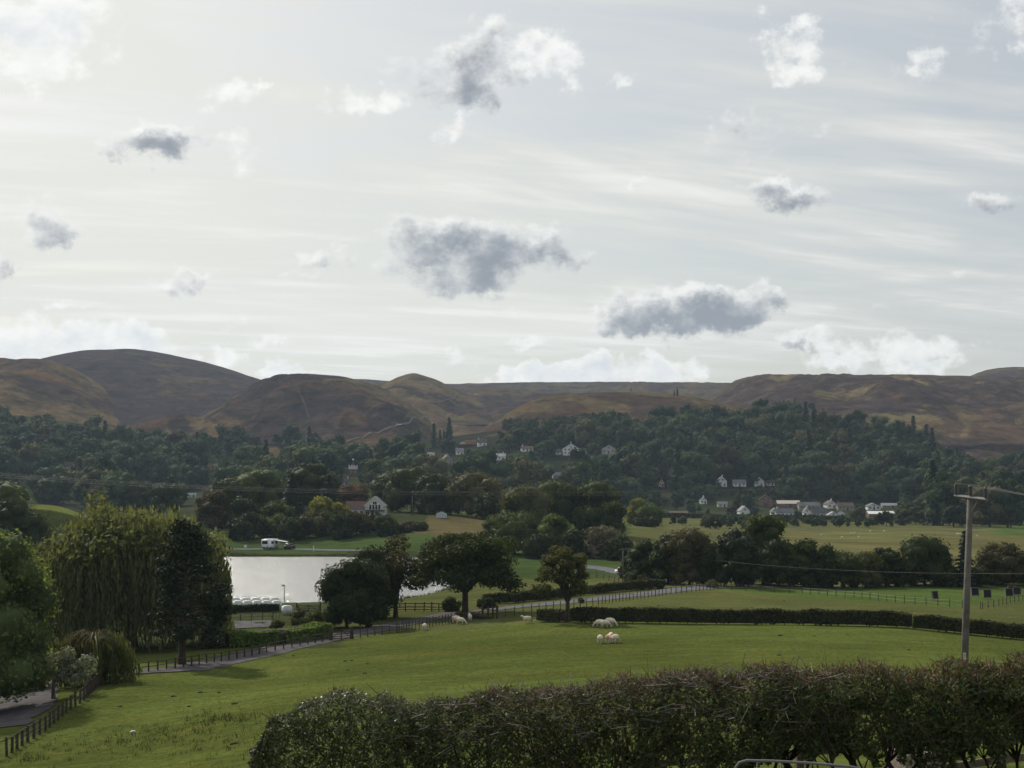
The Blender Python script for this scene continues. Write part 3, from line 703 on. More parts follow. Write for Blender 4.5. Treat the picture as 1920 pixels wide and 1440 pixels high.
# ------------------------------------------------------------------ trees of the middle distance
# the lake side
tree(-15, 1302, 952, 205, 'edge', 'tall bright green broadleaf tree filling the left edge', cards_n=30000, size=.16, z0=.06, lobes=34, Y=122, flat=.95, core=True)
def willow():
    rng = np.random.default_rng(7); p = hit(245, 1214); k = p.y / F; H = 292 * k; W = 372 * k
    e = empty('willow_tree', p, 0, label='huge spreading weeping willow with yellow-green top beside the lake', cat='tree')
    L = []
    for i in range(44):
        a = rng.random() * 6.283; r = W * .42 * math.sqrt(rng.random()); zt = H * (.97 - .30 * (r / (W * .45)) ** 2) * (1 - .10 * rng.random())
        L.append((np.array([r * math.cos(a), r * math.sin(a) * .8, zt - H * .12]), np.array([W * .095, W * .095, H * .10]) * (.8 + .5 * rng.random())))
    L.append((np.array([-W * .17, 0, H * .90]), np.array([W * .06, W * .06, H * .11])))
    L.append((np.array([W * .44, 0, H * .66]), np.array([W * .07, W * .07, H * .12])))
    mb = MB(); mb.tube([(0, 0, -.5), (0, 0, 1.5), (.3, 0, H * .25)], [1.0, .75, .6], 9)
    for c, r in L: mb.tube([(.3, 0, H * .22), Vector((.3, 0, H * .25)).lerp(Vector(c), .5) + Vector((0, 0, H * .09)), Vector(c)], [.3, .2, .05], 5, cap=False)
    obj('trunk', mb.mesh('trunk', BARK, True), e)
    V1, F1, T1 = lobe_cards(rng, L, 9000, .30, core=False, inner=.3, lobev=.12)
    # curtains of hanging strands through the whole dome
    ns = 6200; fr = np.sqrt(rng.random(ns)) ** .8; an = rng.random(ns) * 6.283; r_ = W * .5 * fr
    zt = H * (.93 - .42 * fr ** 2.4) * (1 + .10 * fbm(r_ * np.cos(an) / 3.5, r_ * np.sin(an) / 3.5, 3, 3))
    st = np.stack([r_ * np.cos(an), r_ * np.sin(an) * .82, zt - rng.random(ns) ** 1.3 * zt * .75], 1); ln = H * (.08 + .17 * rng.random(ns)); pos = []; tn = []
    for s, l in zip(st, ln):
        m_ = max(1, min(int(l / .55), int((s[2] - .25) / .55))); out = np.array([s[0], s[1], 0]); out = out / (np.linalg.norm(out) + 1e-6)
        zz = np.arange(m_) * .55; sway = .25 * np.sin(zz * .7 + rng.random() * 6)
        q = s[None] + np.stack([out[0] * zz * .05 + sway * .3, out[1] * zz * .05 + sway * .2, -zz], 1) + rng.normal(size=(m_, 3)) * .10
        pos.append(q); tn.append(np.full((m_, 1), 1 + .16 * rng.normal()))
    pos = np.concatenate(pos); tn = np.clip(np.concatenate(tn) * (1 + .12 * rng.normal(size=(len(pos), 1))), .4, 1.8) * np.ones((1, 3))
    nor = unit(rng, len(pos)); nor[:, 2] *= .15
    nor /= np.linalg.norm(nor, axis=1)[:, None]
    hz = np.cross(nor, np.array([0, 0, 1.0])); upv = np.tile(np.array([[0, 0, 1.0]]), (len(pos), 1))
    V2, F2, T2 = cards(rng, pos, nor, .36 * (.6 + .8 * rng.random(len(pos))), aspect=.34, tint=tn, up=upv)
    V = np.concatenate([V1, V2]); T = np.concatenate([T1, T2]); Fs = [np.concatenate([F1[0], F2 + len(V1)])]
    crown_obj(e, (V, Fs, T), LM['willow'])
willow()
def pine():
    rng = np.random.default_rng(17); p = hit(341, 1246); k = p.y / F; H = 280 * k
    e = empty('pine_tree', p, 0, label='dark ragged pine standing in front of the willow', cat='tree')
    mb = MB(); mb.tube([(0, 0, -.5), (0, 0, 1), (.15, 0, H * .4), (.6, 0, H * .96)], [.5, .36, .28, .05], 8)
    L = []
    for i in range(58):
        t = (i + .5) / 58; z = H * (.15 + .80 * t); a = i * 2.4 + rng.normal() * .3
        rr = (1.0 - .45 * abs(t - .25)) * (.45 + .6 * rng.random()) * 3.6 * (1 - .42 * t)
        ax = rr * math.cos(a) + .3 + (1.1 if t < .55 else .2) * max(0, math.cos(a)); c = np.array([ax * 1.05, rr * math.sin(a), z + .3 * rng.random()])
        s = .75 + .55 * rng.random(); L.append((c, np.array([1.05, 1.05, .50]) * s))
        mb.tube([(.15 + .4 * t, 0, z - .5), (c[0] * .55, c[1] * .55, z - .2), (c[0], c[1], z)], [.09, .06, .02], 5, cap=False)
    for z, x in ((4.9, 4.9), (4.1, 4.2), (5.7, 4.6), (6.6, 3.7)):        # long boughs reaching over the water
        for j in range(5):
            f = .55 + .45 * j / 4; L.append((np.array([x * f, .4 * rng.normal(), z + .35 * j / 4 + .25 * rng.normal()]), np.array([.62, .55, .34])))
        mb.tube([(.2, 0, z - 1.0), (x * .5, 0, z - .25), (x, 0, z + .2)], [.1, .07, .02], 5, cap=False)
    obj('trunk', mb.mesh('trunk', BARK, True), e)
    crown_obj(e, lobe_cards(rng, L, 8200, .19, core=False, inner=.35, lobev=.1, cull=.3), LM['pine'])
pine()
def weeping():
    rng = np.random.default_rng(27); p = hit(176, 1283); k = p.y / F; H = 102 * k; W = 176 * k
    e = empty('weeping_tree', p, 0, label='low weeping tree with pale arching branches behind the silver shrub', cat='tree')
    mb = MB(); mb.tube([(0, 0, -.3), (.1, 0, H * .4), (-.2, 0, H * .82)], [.22, .18, .12], 7)
    pos = []
    for i in range(60):
        a = rng.random() * 6.283; r = W / 2 * (.45 + .58 * rng.random()); z1 = H * (.84 + .16 * rng.random()) * (1.06 if i < 12 else .97)
        c1 = Vector((r * .35 * math.cos(a), r * .35 * math.sin(a), z1)); c2 = Vector((r * .8 * math.cos(a), r * .8 * math.sin(a), z1 * .84)); c3 = Vector((r * math.cos(a), r * math.sin(a), H * (.18 + .3 * rng.random())))
        mb.tube([(-.1, 0, H * .6), c1, c1.lerp(c2, .6) + Vector((0, 0, .12)), c2, c3], ([.085, .07, .05, .03, .008] if i < 12 else [.03, .022, .016, .010, .004]), 5, cap=False)
        for _ in range(210):
            t = rng.random(); q = c1.lerp(c2, t * 1.6) if t < .6 else c2.lerp(c3, (t - .6) / .4); l = rng.random() * H * .42
            pos.append((q.x + .22 * rng.normal(), q.y + .22 * rng.normal(), max(.15, q.z - l + .06)))
    obj('trunk', mb.mesh('trunk', BARK_PALE, True), e)
    pos = np.array(pos); nor = unit(rng, len(pos)); nor[:, 2] *= .15; hz = np.cross(nor, np.array([0, 0, 1.0]))
    tint = np.clip(1 + .2 * rng.normal(size=(len(pos), 1)), .4, 1.8) * np.where(pos[:, :1] > .5, np.array([[1.0, 1.12, .8]]), np.array([[1.0, .9, .85]]))
    crown_obj(e, (lambda r: (r[0], [r[1]], r[2]))(cards(rng, pos, nor, .24 * (.6 + .8 * rng.random(len(pos))), aspect=.22, tint=tint, up=np.tile(np.array([[0, 0, 1.0]]), (len(pos), 1)))), LM['olive'])
weeping()
def silver():
    rng = np.random.default_rng(33); p = hit(100, 1311); k = p.y / F; H = 103 * k
    e = empty('silver_shrub', p, 0, label='silvery grey-leaved small tree at the bend of the gravel drive', cat='shrub')
    L = [(np.array([rng.normal() * 1.15 + .95, rng.normal() * .9, H * (.42 + .36 * rng.random())]), np.array([.85, .85, .62]) * (.6 + .5 * rng.random())) for _ in range(22)]
    L.append((np.array([1.2, 0, H * .86]), np.array([.7, .6, .5])))
    obj('trunk', limb_mesh(rng, H, H * .3, L, .15, BARK_PALE, nl=16), e)
    V, Fs, T = lobe_cards(rng, L, 4200, .13, core=False, inner=.4, lobev=.12)
    crown_obj(e, (V, Fs, T), LM['grey'])
silver()
tree(690, 1176, 1030, 78, 'dark', 'dense dark evergreen tree hanging over the drive by the lake', z0=.04, lobes=14, cards_n=5500, size=.2, dx=0)
tree(650, 1178, 1040, 100, 'dark', 'dark leafy evergreen tree with a ragged left side against the lake', z0=.05, lobes=20, cards_n=8500, size=.19, core=True)
tree(700, 1160, 1020, 105, 'dark', 'big dark evergreen tree between the lake and the oak', z0=.08, lobes=20, cards_n=7500, size=.2)
tree(742, 1158, 1003, 92, 'brown', 'brownish broadleaf tree left of the oak', z0=.22, lobes=16, cards_n=6000, size=.19, core=False)
def spreading_oak(px, base, top, wpx, leaf, label, seed, z0, nl_, cn, size, core_h, tr, skew=0):
    rng = np.random.default_rng(seed); p = hit(px, base); k = p.y / F; H = (base - top) * k; W = wpx * k
    e = empty('oak_tree', p, 0, label=label, cat='tree')
    L = []
    for i in range(nl_):
        a = i * 2.399 + rng.normal() * .25; f = math.sqrt((i + .5) / nl_); r = W * .41 * f
        zt = H * (.90 - .56 * f ** 2.4) - H * .10 * rng.random() * (1 - f * .3)
        s = W * (.085 + .05 * rng.random()); L.append((np.array([r * math.cos(a) + skew * W, r * math.sin(a) * .85, max(zt, H * z0)]), np.array([s, s, s * .62])))
    for i in range(nl_ // 2):
        a = rng.random() * 6.283; r = W * .34 * math.sqrt(rng.random()); s = W * (.09 + .04 * rng.random())
        L.append((np.array([r * math.cos(a) + skew * W, r * math.sin(a), H * (.55 + .25 * rng.random())]), np.array([s, s, s * .7])))
    mb = MB(); fk = Vector((0, 0, H * .27))
    mb.tube([(0, 0, -.5), (0, 0, .1), (0, 0, .6), (.02, 0, H * .14), fk], [tr * 2.2, tr * 1.6, tr * 1.15, tr, tr * .95], 10)
    for i in range(9):
        a = i * 2.4; e1 = fk + Vector((math.cos(a) * W * .10, math.sin(a) * W * .10, H * .12)); m_ = [fk - Vector((0, 0, .35)), e1]
        grp = [l for l in L if (math.atan2(l[0][1], l[0][0]) - a + 6.9) % 6.283 < 1.3][:5]
        mb.tube(m_, [tr * .6, tr * .42], 7, cap=False)
        for l in grp:
            c = Vector(l[0]); md = e1.lerp(c, .5) + Vector(rng.normal(size=3)) * .3 + Vector((0, 0, .25)); mb.tube([e1 - (e1 - fk) * .15, md, c], [tr * .34, tr * .2, tr * .06], 5, cap=False)
            for _ in range(3):
                q = c + Vector(unit(rng, 1)[0] * l[1]); mb.tube([md.lerp(c, .5), q], [tr * .1, tr * .03], 4, cap=False)
    obj('trunk', mb.mesh('trunk', BARK, True), e)
    crown_obj(e, lobe_cards(rng, L, cn, size, core=False, inner=.4, lobev=.13, cull=.4), LM[leaf])
spreading_oak(872, 1153, 984, 238, 'oak', 'big dark spreading oak beside the lake with sheep below', 41, .24, 40, 22000, .22, 0, .42)
spreading_oak(1064, 1167, 1012, 122, 'olive', 'slender brownish oak standing alone in the hedge line', 44, .40, 26, 5600, .18, 0, .26, skew=-.07)
for px, b, t, w, lf, lab in ((30, 992, 893, 135, 'mid', 'broad green tree above the bright tree at the left edge'), (12, 1000, 925, 80, 'dark', 'dark shrubby tree at the left edge below the broad green tree'),
        (62, 998, 948, 58, 'mid', 'small shrubby tree left of the willow'), (108, 945, 885, 62, 'dark', 'dark round tree beyond the light field at left'), (84, 944, 898, 40, 'dark', 'smaller dark tree left of the dark round tree at left')):
    tree(px, b, t, w, lf, lab, z0=.05, Y={30: 385, 12: 375, 62: 378}.get(px))
# behind the lake
tall = 'tall trees behind the lake'
for px, b, t, w, lf, kd, lab, Y in (
    (420, 990, 890, 95, 'dark', 'round', 'dark tall tree right behind the willow top', 500), (478, 985, 872, 110, 'mid', 'round', 'tall dark green tree left of the grey conifers', 530),
    (548, 978, 885, 62, 'conifer', 'conifer', 'grey-green tall conifer behind the white motorhome', 505), (585, 980, 862, 95, 'dark', 'round', 'tall dark tree between the two grey conifers', 545),
    (618, 975, 888, 58, 'conifer', 'conifer', 'grey-green conifer left of the white gabled house', 510), (605, 972, 930, 48, 'yellow', 'round', 'small bright yellow-green tree left of the white gabled house', 485),
    (637, 968, 940, 36, 'yellow', 'round', 'smaller yellowing tree beside the bright yellow-green tree', 482), (735, 968, 884, 84, 'dark', 'round', 'dark tree directly behind the white gable', 560),
    (772, 966, 868, 110, 'mid', 'round', 'large dark green tree right of the white gabled house', 550), (815, 968, 885, 80, 'dark', 'round', 'dark tree above the tan bank', 530),
    (845, 968, 905, 50, 'dark', 'round', 'narrow dark tree left of the tall brownish tree', 540), (893, 972, 880, 98, 'brown', 'round', 'tall brownish pointed tree above the tan bank', 520),
    (915, 972, 925, 50, 'dark', 'round', 'low dark tree at the right end of the tan bank', 505), (450, 985, 930, 60, 'dark', 'round', 'dark tree above the motorhome left', 480), (520, 985, 938, 60, 'mid', 'round', 'mid green tree above the motorhome', 478),
    (662, 966, 905, 60, 'rust', 'round', 'rusty brown tree behind the dark red roof', 590), (400, 985, 915, 60, 'brown', 'round', 'brownish tree above the willow right shoulder', 480)):
    tree(px, b, t, w, lf, lab, kd, Y=Y, z0=.06, cards_n=3600 if kd == 'round' else 4200, size=.48, lobes=18, group=tall)
ORD = ['first', 'second', 'third', 'fourth', 'fifth', 'sixth', 'seventh', 'eighth', 'ninth', 'tenth', 'eleventh', 'twelfth', 'thirteenth', 'fourteenth']
shr = 'shrub belt behind the lake'
for i, (px, t, w, lf) in enumerate(((446, 970, 46, 'dark'), (474, 960, 52, 'dark'), (508, 962, 58, 'mid'), (545, 968, 48, 'dark'), (578, 962, 62, 'brown'), (615, 958, 54, 'mid'), (640, 964, 50, 'dark'), (668, 958, 52, 'brown'), (700, 962, 50, 'dark'), (726, 966, 44, 'mid'), (752, 985, 40, 'dark'), (780, 990, 44, 'brown'))):
    tree(px, 1021 - max(0, (i - 6)) * 2, t, w, lf, ORD[i] + ' shrubby tree from the left in the dark belt along the far lake shore', z0=.02, cards_n=2600, size=.42, lobes=12, group=shr, Y=447 + 6 * (i % 3))
cl = 'clump of big trees beyond the oak'
for px, b, t, w, lf, lab, Y in (
    (965, 1052, 953, 88, 'mid', 'green domed tree right behind the oak', 395), (1038, 1052, 958, 62, 'bright', 'brighter green upright tree above the slender oak', 392), (930, 1040, 965, 50, 'mid', 'smaller green tree at the left of the clump', 420),
    (985, 1020, 905, 92, 'olive', 'tall olive green tree at the left of the big clump', 455), (1052, 1020, 896, 130, 'mid', 'largest broad tree of the clump with a wide crown', 470), (1118, 1020, 897, 96, 'mid', 'tall rounded tree at the right of the big clump', 460),
    (1132, 1056, 985, 70, 'bare', 'thin grey half-bare tree at the right foot of the clump', 375), (1010, 1056, 1000, 60, 'dark', 'dark low tree at the foot of the clump', 380), (1085, 1058, 990, 60, 'dark', 'dark shrubby tree behind the slender oak', 380),
    (1150, 1040, 935, 50, 'mid', 'narrow green tree at the right edge of the clump', 450), (1160, 1052, 1005, 50, 'dark', 'low dark shrub left of the wooden wire pole', 365),
    (1192, 990, 932, 34, 'yellow', 'pale yellow-green small tree right of the big clump', 640), (1218, 992, 945, 48, 'bright', 'round light green tree at the edge of the valley field', 620), (1210, 1000, 968, 50, 'dark', 'low dark bush at the edge of the valley field', 560)):
    tree(px, b, t, w, lf, lab, Y=Y, z0=.05, cards_n=4200, size=.42, lobes=20, core=(lf != 'bare'), group=cl, inner=.5 if lf == 'bare' else .25)
row = 'dark tree row beyond the lane'
for px, b, t, w, lf, kd, lab in (
    (1212, 1092, 1008, 66, 'dark', 'round', 'dark tree at the left end of the row near the lane bend'), (1180, 1084, 1040, 42, 'dark', 'round', 'low dark bush under the wooden wire pole'), (1252, 1095, 1000, 62, 'dark', 'round', 'second dark tree from the left of the row'),
    (1292, 1097, 973, 88, 'brown', 'round', 'tall brown-green tree in the left part of the row'), (1330, 1098, 1010, 60, 'dark', 'round', 'dark tree in a dip of the row left of the tallest tree'),
    (1382, 1100, 983, 84, 'pine', 'round', 'blackish pine-like tree left of the tallest tree of the row'), (1432, 1096, 948, 86, 'mid', 'round', 'tallest green tree of the row'), (1462, 1100, 1005, 76, 'dark', 'round', 'dark tree right below the tallest tree of the row'),
    (1508, 1101, 1002, 66, 'mid', 'round', 'rounded tree in the middle of the row'), (1545, 1102, 1014, 60, 'dark', 'round', 'dark tree right of the middle of the row'), (1580, 1102, 1026, 68, 'mid', 'round', 'low mid green tree in the right half of the row'),
    (1622, 1102, 1032, 62, 'olive', 'round', 'olive bushy tree in the right half of the row'), (1660, 1100, 1022, 56, 'dark', 'round', 'dark pointed tree left of the right-hand oak'), (1735, 1098, 1001, 104, 'oak', 'round', 'right-hand oak of the row with a broad dome'),
    (1695, 1100, 1045, 50, 'dark', 'round', 'low dark tree under the right-hand oak'), (1775, 1100, 1058, 44, 'olive', 'round', 'low olive bush left of the dark fir'), (1808, 1101, 992, 46, 'conifer', 'conifer', 'narrow dark fir behind the near power pole'),
    (1835, 1100, 1062, 50, 'dark', 'round', 'low dark bush between the fir and the brown tree'), (1882, 1097, 1015, 104, 'brown', 'round', 'broad dark brown tree at the right edge'), (1935, 1097, 1030, 60, 'dark', 'round', 'dark tree cut off by the right edge'),
    (1395, 1099, 1062, 34, 'rust', 'round', 'small rusty shrub in front of the row')):
    tree(px, b, t, w, lf, lab, kd, z0=.03, cards_n=4600 if kd == 'round' else 3600, size=.27, lobes=20, group=row)
# ------------------------------------------------------------------ buildings
WALLM = {'white': mat('render_white', (.64, .65, .64), .8, .2, var=.05, vscale=.6), 'cream': mat('render_cream', (.66, .60, .48), .85, .2, var=.06, vscale=.6), 'brick': mat('brick_wall', (.17, .105, .082), .9, .1, var=.15, vscale=3),
         'stone': mat('stone_wall', (.30, .27, .235), .95, .1, var=.2, vscale=2), 'pink': mat('render_pink', (.55, .40, .36), .85, .2, var=.05), 'timber': mat('timbered_wall', (.50, .46, .42), .85, .2, var=.25, vscale=1.5)}
ROOFM = {'slate': mat('roof_slate', (.075, .078, .09), .7, .3, var=.2, vscale=2), 'red': mat('roof_tile_red', (.062, .034, .032), .85, .15, var=.2, vscale=2), 'brown': mat('roof_tile_brown', (.12, .085, .065), .85, .15, var=.2, vscale=2),
         'pale': mat('roof_pale', (.42, .37, .32), .8, .2, var=.12, vscale=1.5), 'white': mat('roof_sheet_white', (.62, .64, .62), .6, .3, var=.08, vscale=.6), 'grey': mat('roof_grey', (.22, .23, .25), .75, .2, var=.15, vscale=2)}
FRAME = mat('window_frame_white', (.75, .75, .73), .6, .3); PANE = mat('window_glass_dark', (.02, .024, .03), .08, .5); DOORM = mat('door_paint_dark', (.06, .035, .03), .6, .3)
TRIM = mat('barge_board_white', (.76, .76, .74), .7, .2)
HOUSES = []
def window(e, x, z, y, w, h, n=2):
    mb = MB(); t = .07
    mb.box((x, y - .02, z + h / 2 - t / 2), (w, .10, t)); mb.box((x, y - .02, z - h / 2 + t / 2), (w, .10, t))
    for k in range(n + 1): mb.box((x - w / 2 + t / 2 + k * (w - t) / n, y - .018, z), (t, .098, h - 2 * t))
    o = obj('window', mb.mesh('window', FRAME), e)
    pm = MB(); pm.box((x, y + .0, z), (w - .02, .03, h - .02)); obj('pane', pm.mesh('pane', PANE), o); return o
def house(px, base, wpx, hpx, label, wall='white', roof='slate', ridge='y', rz=0.0, depth=None, roofk=.45, chim=1, wins=3, Y=None, cat='house', name='house', storeys=2, barge=False):
    p = hit(px, base) if Y is None else Vector(PX(px, base, Y)); k = p.y / F
    w = wpx * k; H = hpx * k; d = depth or w * (1.1 if ridge == 'y' else .6); r = H * roofk; h = H - r
    p.z -= .25
    e = empty(name, p, rz, label=label, cat=cat); HOUSES.append((px, base, wpx, hpx))
    mb = MB()
    if ridge == 'y': mb.prism([(-w / 2, -.8), (w / 2, -.8), (w / 2, h), (0, H - .06), (-w / 2, h)], -d / 2, d / 2)
    else:
        b = len(mb.v); mb.add([(-w / 2, -d / 2, -.8), (-w / 2, d / 2, -.8), (-w / 2, d / 2, h), (-w / 2, 0, H - .06), (-w / 2, -d / 2, h), (w / 2, -d / 2, -.8), (w / 2, d / 2, -.8), (w / 2, d / 2, h), (w / 2, 0, H - .06), (w / 2, -d / 2, h)],
               [(0, 1, 2, 3, 4), (9, 8, 7, 6, 5), (0, 4, 9, 5), (1, 6, 7, 2), (2, 7, 8, 3), (4, 3, 8, 9), (0, 5, 6, 1)])
    obj('wall', mb.mesh('wall', WALLM[wall]), e)
    ov = .35; t = .16; a = (w if ridge == 'y' else d) / 2; sl = r / a
    prof = [(-a - ov, h - ov * sl), (0, H), (a + ov, h - ov * sl), (a + ov, h - ov * sl + t), (0, H + t * 1.2), (-a - ov, h - ov * sl + t)]
    L = (d if ridge == 'y' else w) / 2 + ov; mb = MB(); mb.prism(prof, -L, L)
    if ridge != 'y': mb.v = [(y, x, z) for x, y, z in mb.v]
    ro = obj('roof', mb.mesh('roof', ROOFM[roof]), e)
    for c in range(chim):
        mb = MB(); cx = (0 if ridge == 'y' else (-.38 + .76 * c) * w); cyy = ((-.3 + .6 * c) * d if ridge == 'y' else 0)
        mb.box((cx, cyy, H + .35), (.8, .7, 1.7)); mb.box((cx, cyy, H + 1.25), (.95, .85, .12)); mb.tube([(cx, cyy, H + 1.3), (cx, cyy, H + 1.65)], .13, 6); obj('chimney', mb.mesh('chimney', WALLM['white' if wall == 'white' else 'brick']), ro)
    if barge and ridge == 'y':
        mb = MB()
        for s in (-1, 1):
            mb.add([(s * (a + ov), -L - .03, h - ov * sl - .05), (0, -L - .03, H - .05), (0, -L - .03, H + .3), (s * (a + ov), -L - .03, h - ov * sl + .3), (s * (a + ov), -L + .03, h - ov * sl - .05), (0, -L + .03, H - .05), (0, -L + .03, H + .3), (s * (a + ov), -L + .03, h - ov * sl + .3)],
                   [(0, 1, 2, 3), (7, 6, 5, 4), (0, 4, 5, 1), (3, 2, 6, 7), (0, 3, 7, 4)])
        obj('barge_board', mb.mesh('barge_board', TRIM), ro)
    fl = max(1, min(storeys, int(h / 2.1))); y = -d / 2
    for f_ in range(fl):
        for i in range(wins):
            x = (-.5 + (i + .5) / wins) * w * .92
            if f_ == 0 and i == wins // 2 and wins > 1:
                mb = MB(); mb.box((x, y - .02, 1.0), (1.0, .08, 2.1)); obj('door', mb.mesh('door', DOORM), e); continue
            window(e, x, (f_ + .58) * h / fl, y, min(1.5, w / wins * .62), min(1.25, h / fl * .5))
    if ridge == 'y' and r > 1.8: window(e, 0, h + r * .28, y, min(1.4, w * .22), min(1.2, r * .4))
    return e
# the white gabled house above the lake
gh = house(705, 966, 37, 36, 'white gabled house with a balcony above the far lake shore', 'white', 'slate', 'y', Y=520, roofk=.45, chim=0, wins=0, depth=9, barge=True)
k_ = 520 / F; wg = 37 * k_; yb = -4.5
for i in range(4): window(gh, (-.225 + .15 * i) * wg, 3.05, yb, .82, 1.75, 1)
mb = MB(); mb.box((0, yb - .7, 2.05), (wg * 1.06, 1.4, .16)); bl = obj('balcony', mb.mesh('balcony', DOORM), gh)
for i in range(13): mb = MB(); mb.box((-wg * .52 + wg * 1.04 * i / 12, yb - 1.36, 2.52), (.06, .06, .8)); obj('baluster', mb.mesh('baluster', DOORM), bl)
mb = MB(); mb.box((0, yb - 1.36, 2.95), (wg * 1.06, .08, .08)); obj('handrail', mb.mesh('handrail', DOORM), bl)
for x in (-.36, .1): window(gh, x * wg, 1.0, yb, 1.3, 1.3, 2)
mb = MB(); mb.box((-.12 * wg, yb - .02, .95), (1.0, .08, 2.0)); obj('door', mb.mesh('door', DOORM), gh)
mb = MB(); mb.prism([(-wg * .5 - 6.3, -.8), (-wg * .5 + .2, -.8), (-wg * .5 + .2, 2.4), (-wg * .5 - 6.3, 2.4)], -3.5, 3.5); wing = obj('wing', mb.mesh('wing', WALLM['white']), gh)
mb = MB(); mb.add([(-wg * .5 - 6.7, -4.0, 2.35), (-wg * .5 + .5, -4.0, 2.35), (-wg * .5 + .5, 0, 5.0), (-wg * .5 - 6.7, 0, 5.0), (-wg * .5 - 6.7, 4.0, 2.35), (-wg * .5 + .5, 4.0, 2.35)], [(0, 1, 2, 3), (3, 2, 5, 4), (0, 3, 4), (1, 5, 2), (0, 4, 5, 1)])
obj('wing_roof', mb.mesh('wing_roof', ROOFM['red']), wing)
for i in range(3): window(gh, -wg * .5 - 5.2 + 2.0 * i, 1.3, -3.5, 1.2, 1.2)
# far houses: column, foot row, width, height in the picture
for a in (
    (645, 910, 19, 13, 'low white house with two chimneys among the trees left of the gabled house', 'white', 'slate', 'x', .1, 2), (808, 857, 13, 9, 'small white flat-faced house on the slope below the hill road', 'white', 'pale', 'x', 0, 0), (849, 903, 13, 12, 'white house end peeping over the tall trees', 'white', 'slate', 'y', .2, 0),
    (838, 872, 18, 20, 'stone gabled house on the slope above the tall trees', 'stone', 'brown', 'y', .3, 1), (868, 836, 12, 9, 'tiny white house below the dark conifers', 'white', 'slate', 'y', 0, 0), (904, 836, 17, 13, 'white house right of the dark conifers', 'white', 'slate', 'x', .1, 1),
    (862, 852, 14, 12, 'grey-roofed house just below the dark conifers', 'cream', 'grey', 'x', .2, 1), (930, 862, 36, 12, 'long white terrace on the wooded slope', 'white', 'grey', 'x', 0, 2), (988, 846, 22, 10, 'white house nearly hidden in the wooded slope', 'white', 'brown', 'x', .1, 1),
    (1070, 852, 30, 21, 'large white gabled villa on the wooded slope', 'white', 'slate', 'y', 0, 1), (1050, 852, 16, 10, 'low white wing left of the large villa', 'white', 'slate', 'x', 0, 0), (1090, 851, 18, 11, 'low white house right of the large villa', 'white', 'slate', 'x', 0, 0), (1143, 850, 26, 16, 'half-timbered villa right of the large white villa', 'timber', 'brown', 'y', -.2, 1),
    (1045, 897, 18, 12, 'grey house with white chimney under the wooded slope', 'stone', 'grey', 'x', .2, 1), (1240, 912, 10, 14, 'small pink house end in the trees', 'pink', 'brown', 'y', 0, 1), (1353, 911, 16, 18, 'white gabled house at the left of the upper group at right', 'white', 'slate', 'y', .1, 1),
    (1386, 911, 24, 12, 'white bungalow in the upper group at right', 'white', 'grey', 'x', 0, 0), (1424, 911, 18, 18, 'white steep-gabled house at the right of the upper group', 'white', 'slate', 'y', -.2, 1), (1444, 910, 16, 10, 'low white house beside the steep-gabled house', 'white', 'brown', 'x', 0, 0),
    (1354, 950, 18, 10, 'grey-roofed bungalow at the left of the village', 'cream', 'grey', 'x', 0, 0), (1394, 968, 19, 20, 'white gabled house at the left front of the village', 'white', 'slate', 'y', .15, 0), (1436, 948, 26, 22, 'red brick gabled house in the village', 'brick', 'brown', 'y', -.15, 1),
    (1477, 950, 42, 12, 'long pale-roofed building in the village', 'brick', 'pale', 'x', 0, 0), (1516, 955, 40, 14, 'dark-roofed terrace in the village', 'stone', 'slate', 'x', 0, 2), (1470, 968, 34, 15, 'white cottage with dark roof in front of the terrace', 'white', 'slate', 'x', 0, 1), (1452, 966, 14, 14, 'small white gabled cottage behind the tallest row tree', 'white', 'slate', 'y', 0, 0),
    (1535, 969, 30, 17, 'dark-roofed cottage with white windows at the village front', 'stone', 'slate', 'x', .1, 1), (1512, 969, 13, 18, 'narrow white gable end at the village front', 'white', 'slate', 'y', 0, 1), (1561, 972, 20, 13, 'white conservatory-fronted house at the right village front', 'white', 'grey', 'y', 0, 0), (1576, 969, 14, 11, 'low white house right of the conservatory-fronted house', 'white', 'grey', 'y', -.4, 0),
    (1556, 952, 18, 14, 'white house behind the village front', 'white', 'brown', 'y', .2, 1), (1584, 956, 30, 14, 'brown-roofed house in the right of the village', 'stone', 'brown', 'x', 0, 1), (1636, 955, 24, 12, 'white gabled house above the barn', 'white', 'slate', 'y', 0, 0), (1650, 968, 48, 10, 'long barn with a white sheet roof', 'brick', 'white', 'x', 0, 0),
    (1668, 952, 32, 9, 'dark flat shed behind the barn', 'stone', 'grey', 'x', 0, 0), (1272, 968, 34, 10, 'low brown-roofed bungalow by the valley field', 'brick', 'brown', 'x', 0, 0), (1318, 944, 12, 12, 'pale house among the valley trees', 'white', 'grey', 'y', .1, 1),
    (128, 880, 20, 14, 'half-timbered house in the left wood', 'timber', 'brown', 'x', .1, 1), (242, 912, 16, 14, 'white gabled house in the left wood edge', 'white', 'slate', 'y', .2, 1), (297, 914, 18, 9, 'grey-roofed house right of the white gabled house in the left wood', 'cream', 'grey', 'x', 0, 1), (262, 920, 22, 11, 'slate-roofed house above the willow', 'stone', 'slate', 'x', 0, 0),
    (48, 905, 18, 12, 'white-chimneyed house behind the trees at the left edge', 'stone', 'brown', 'x', 0, 2), (360, 932, 16, 8, 'low white house above the willow right side', 'white', 'grey', 'x', 0, 0), (390, 925, 18, 10, 'brown-roofed house right of the willow top', 'brick', 'brown', 'x', .1, 1), (405, 880, 20, 10, 'pink-brown villa in the left wood', 'pink', 'brown', 'x', 0, 1), (510, 848, 22, 14, 'brown villa half hidden under the centre hill', 'pink', 'brown', 'y', .2, 1)):
    house(*a[:4], a[4], a[5], a[6], a[7], a[8], chim=a[9], wins=max(2, int(a[2] / 7)))
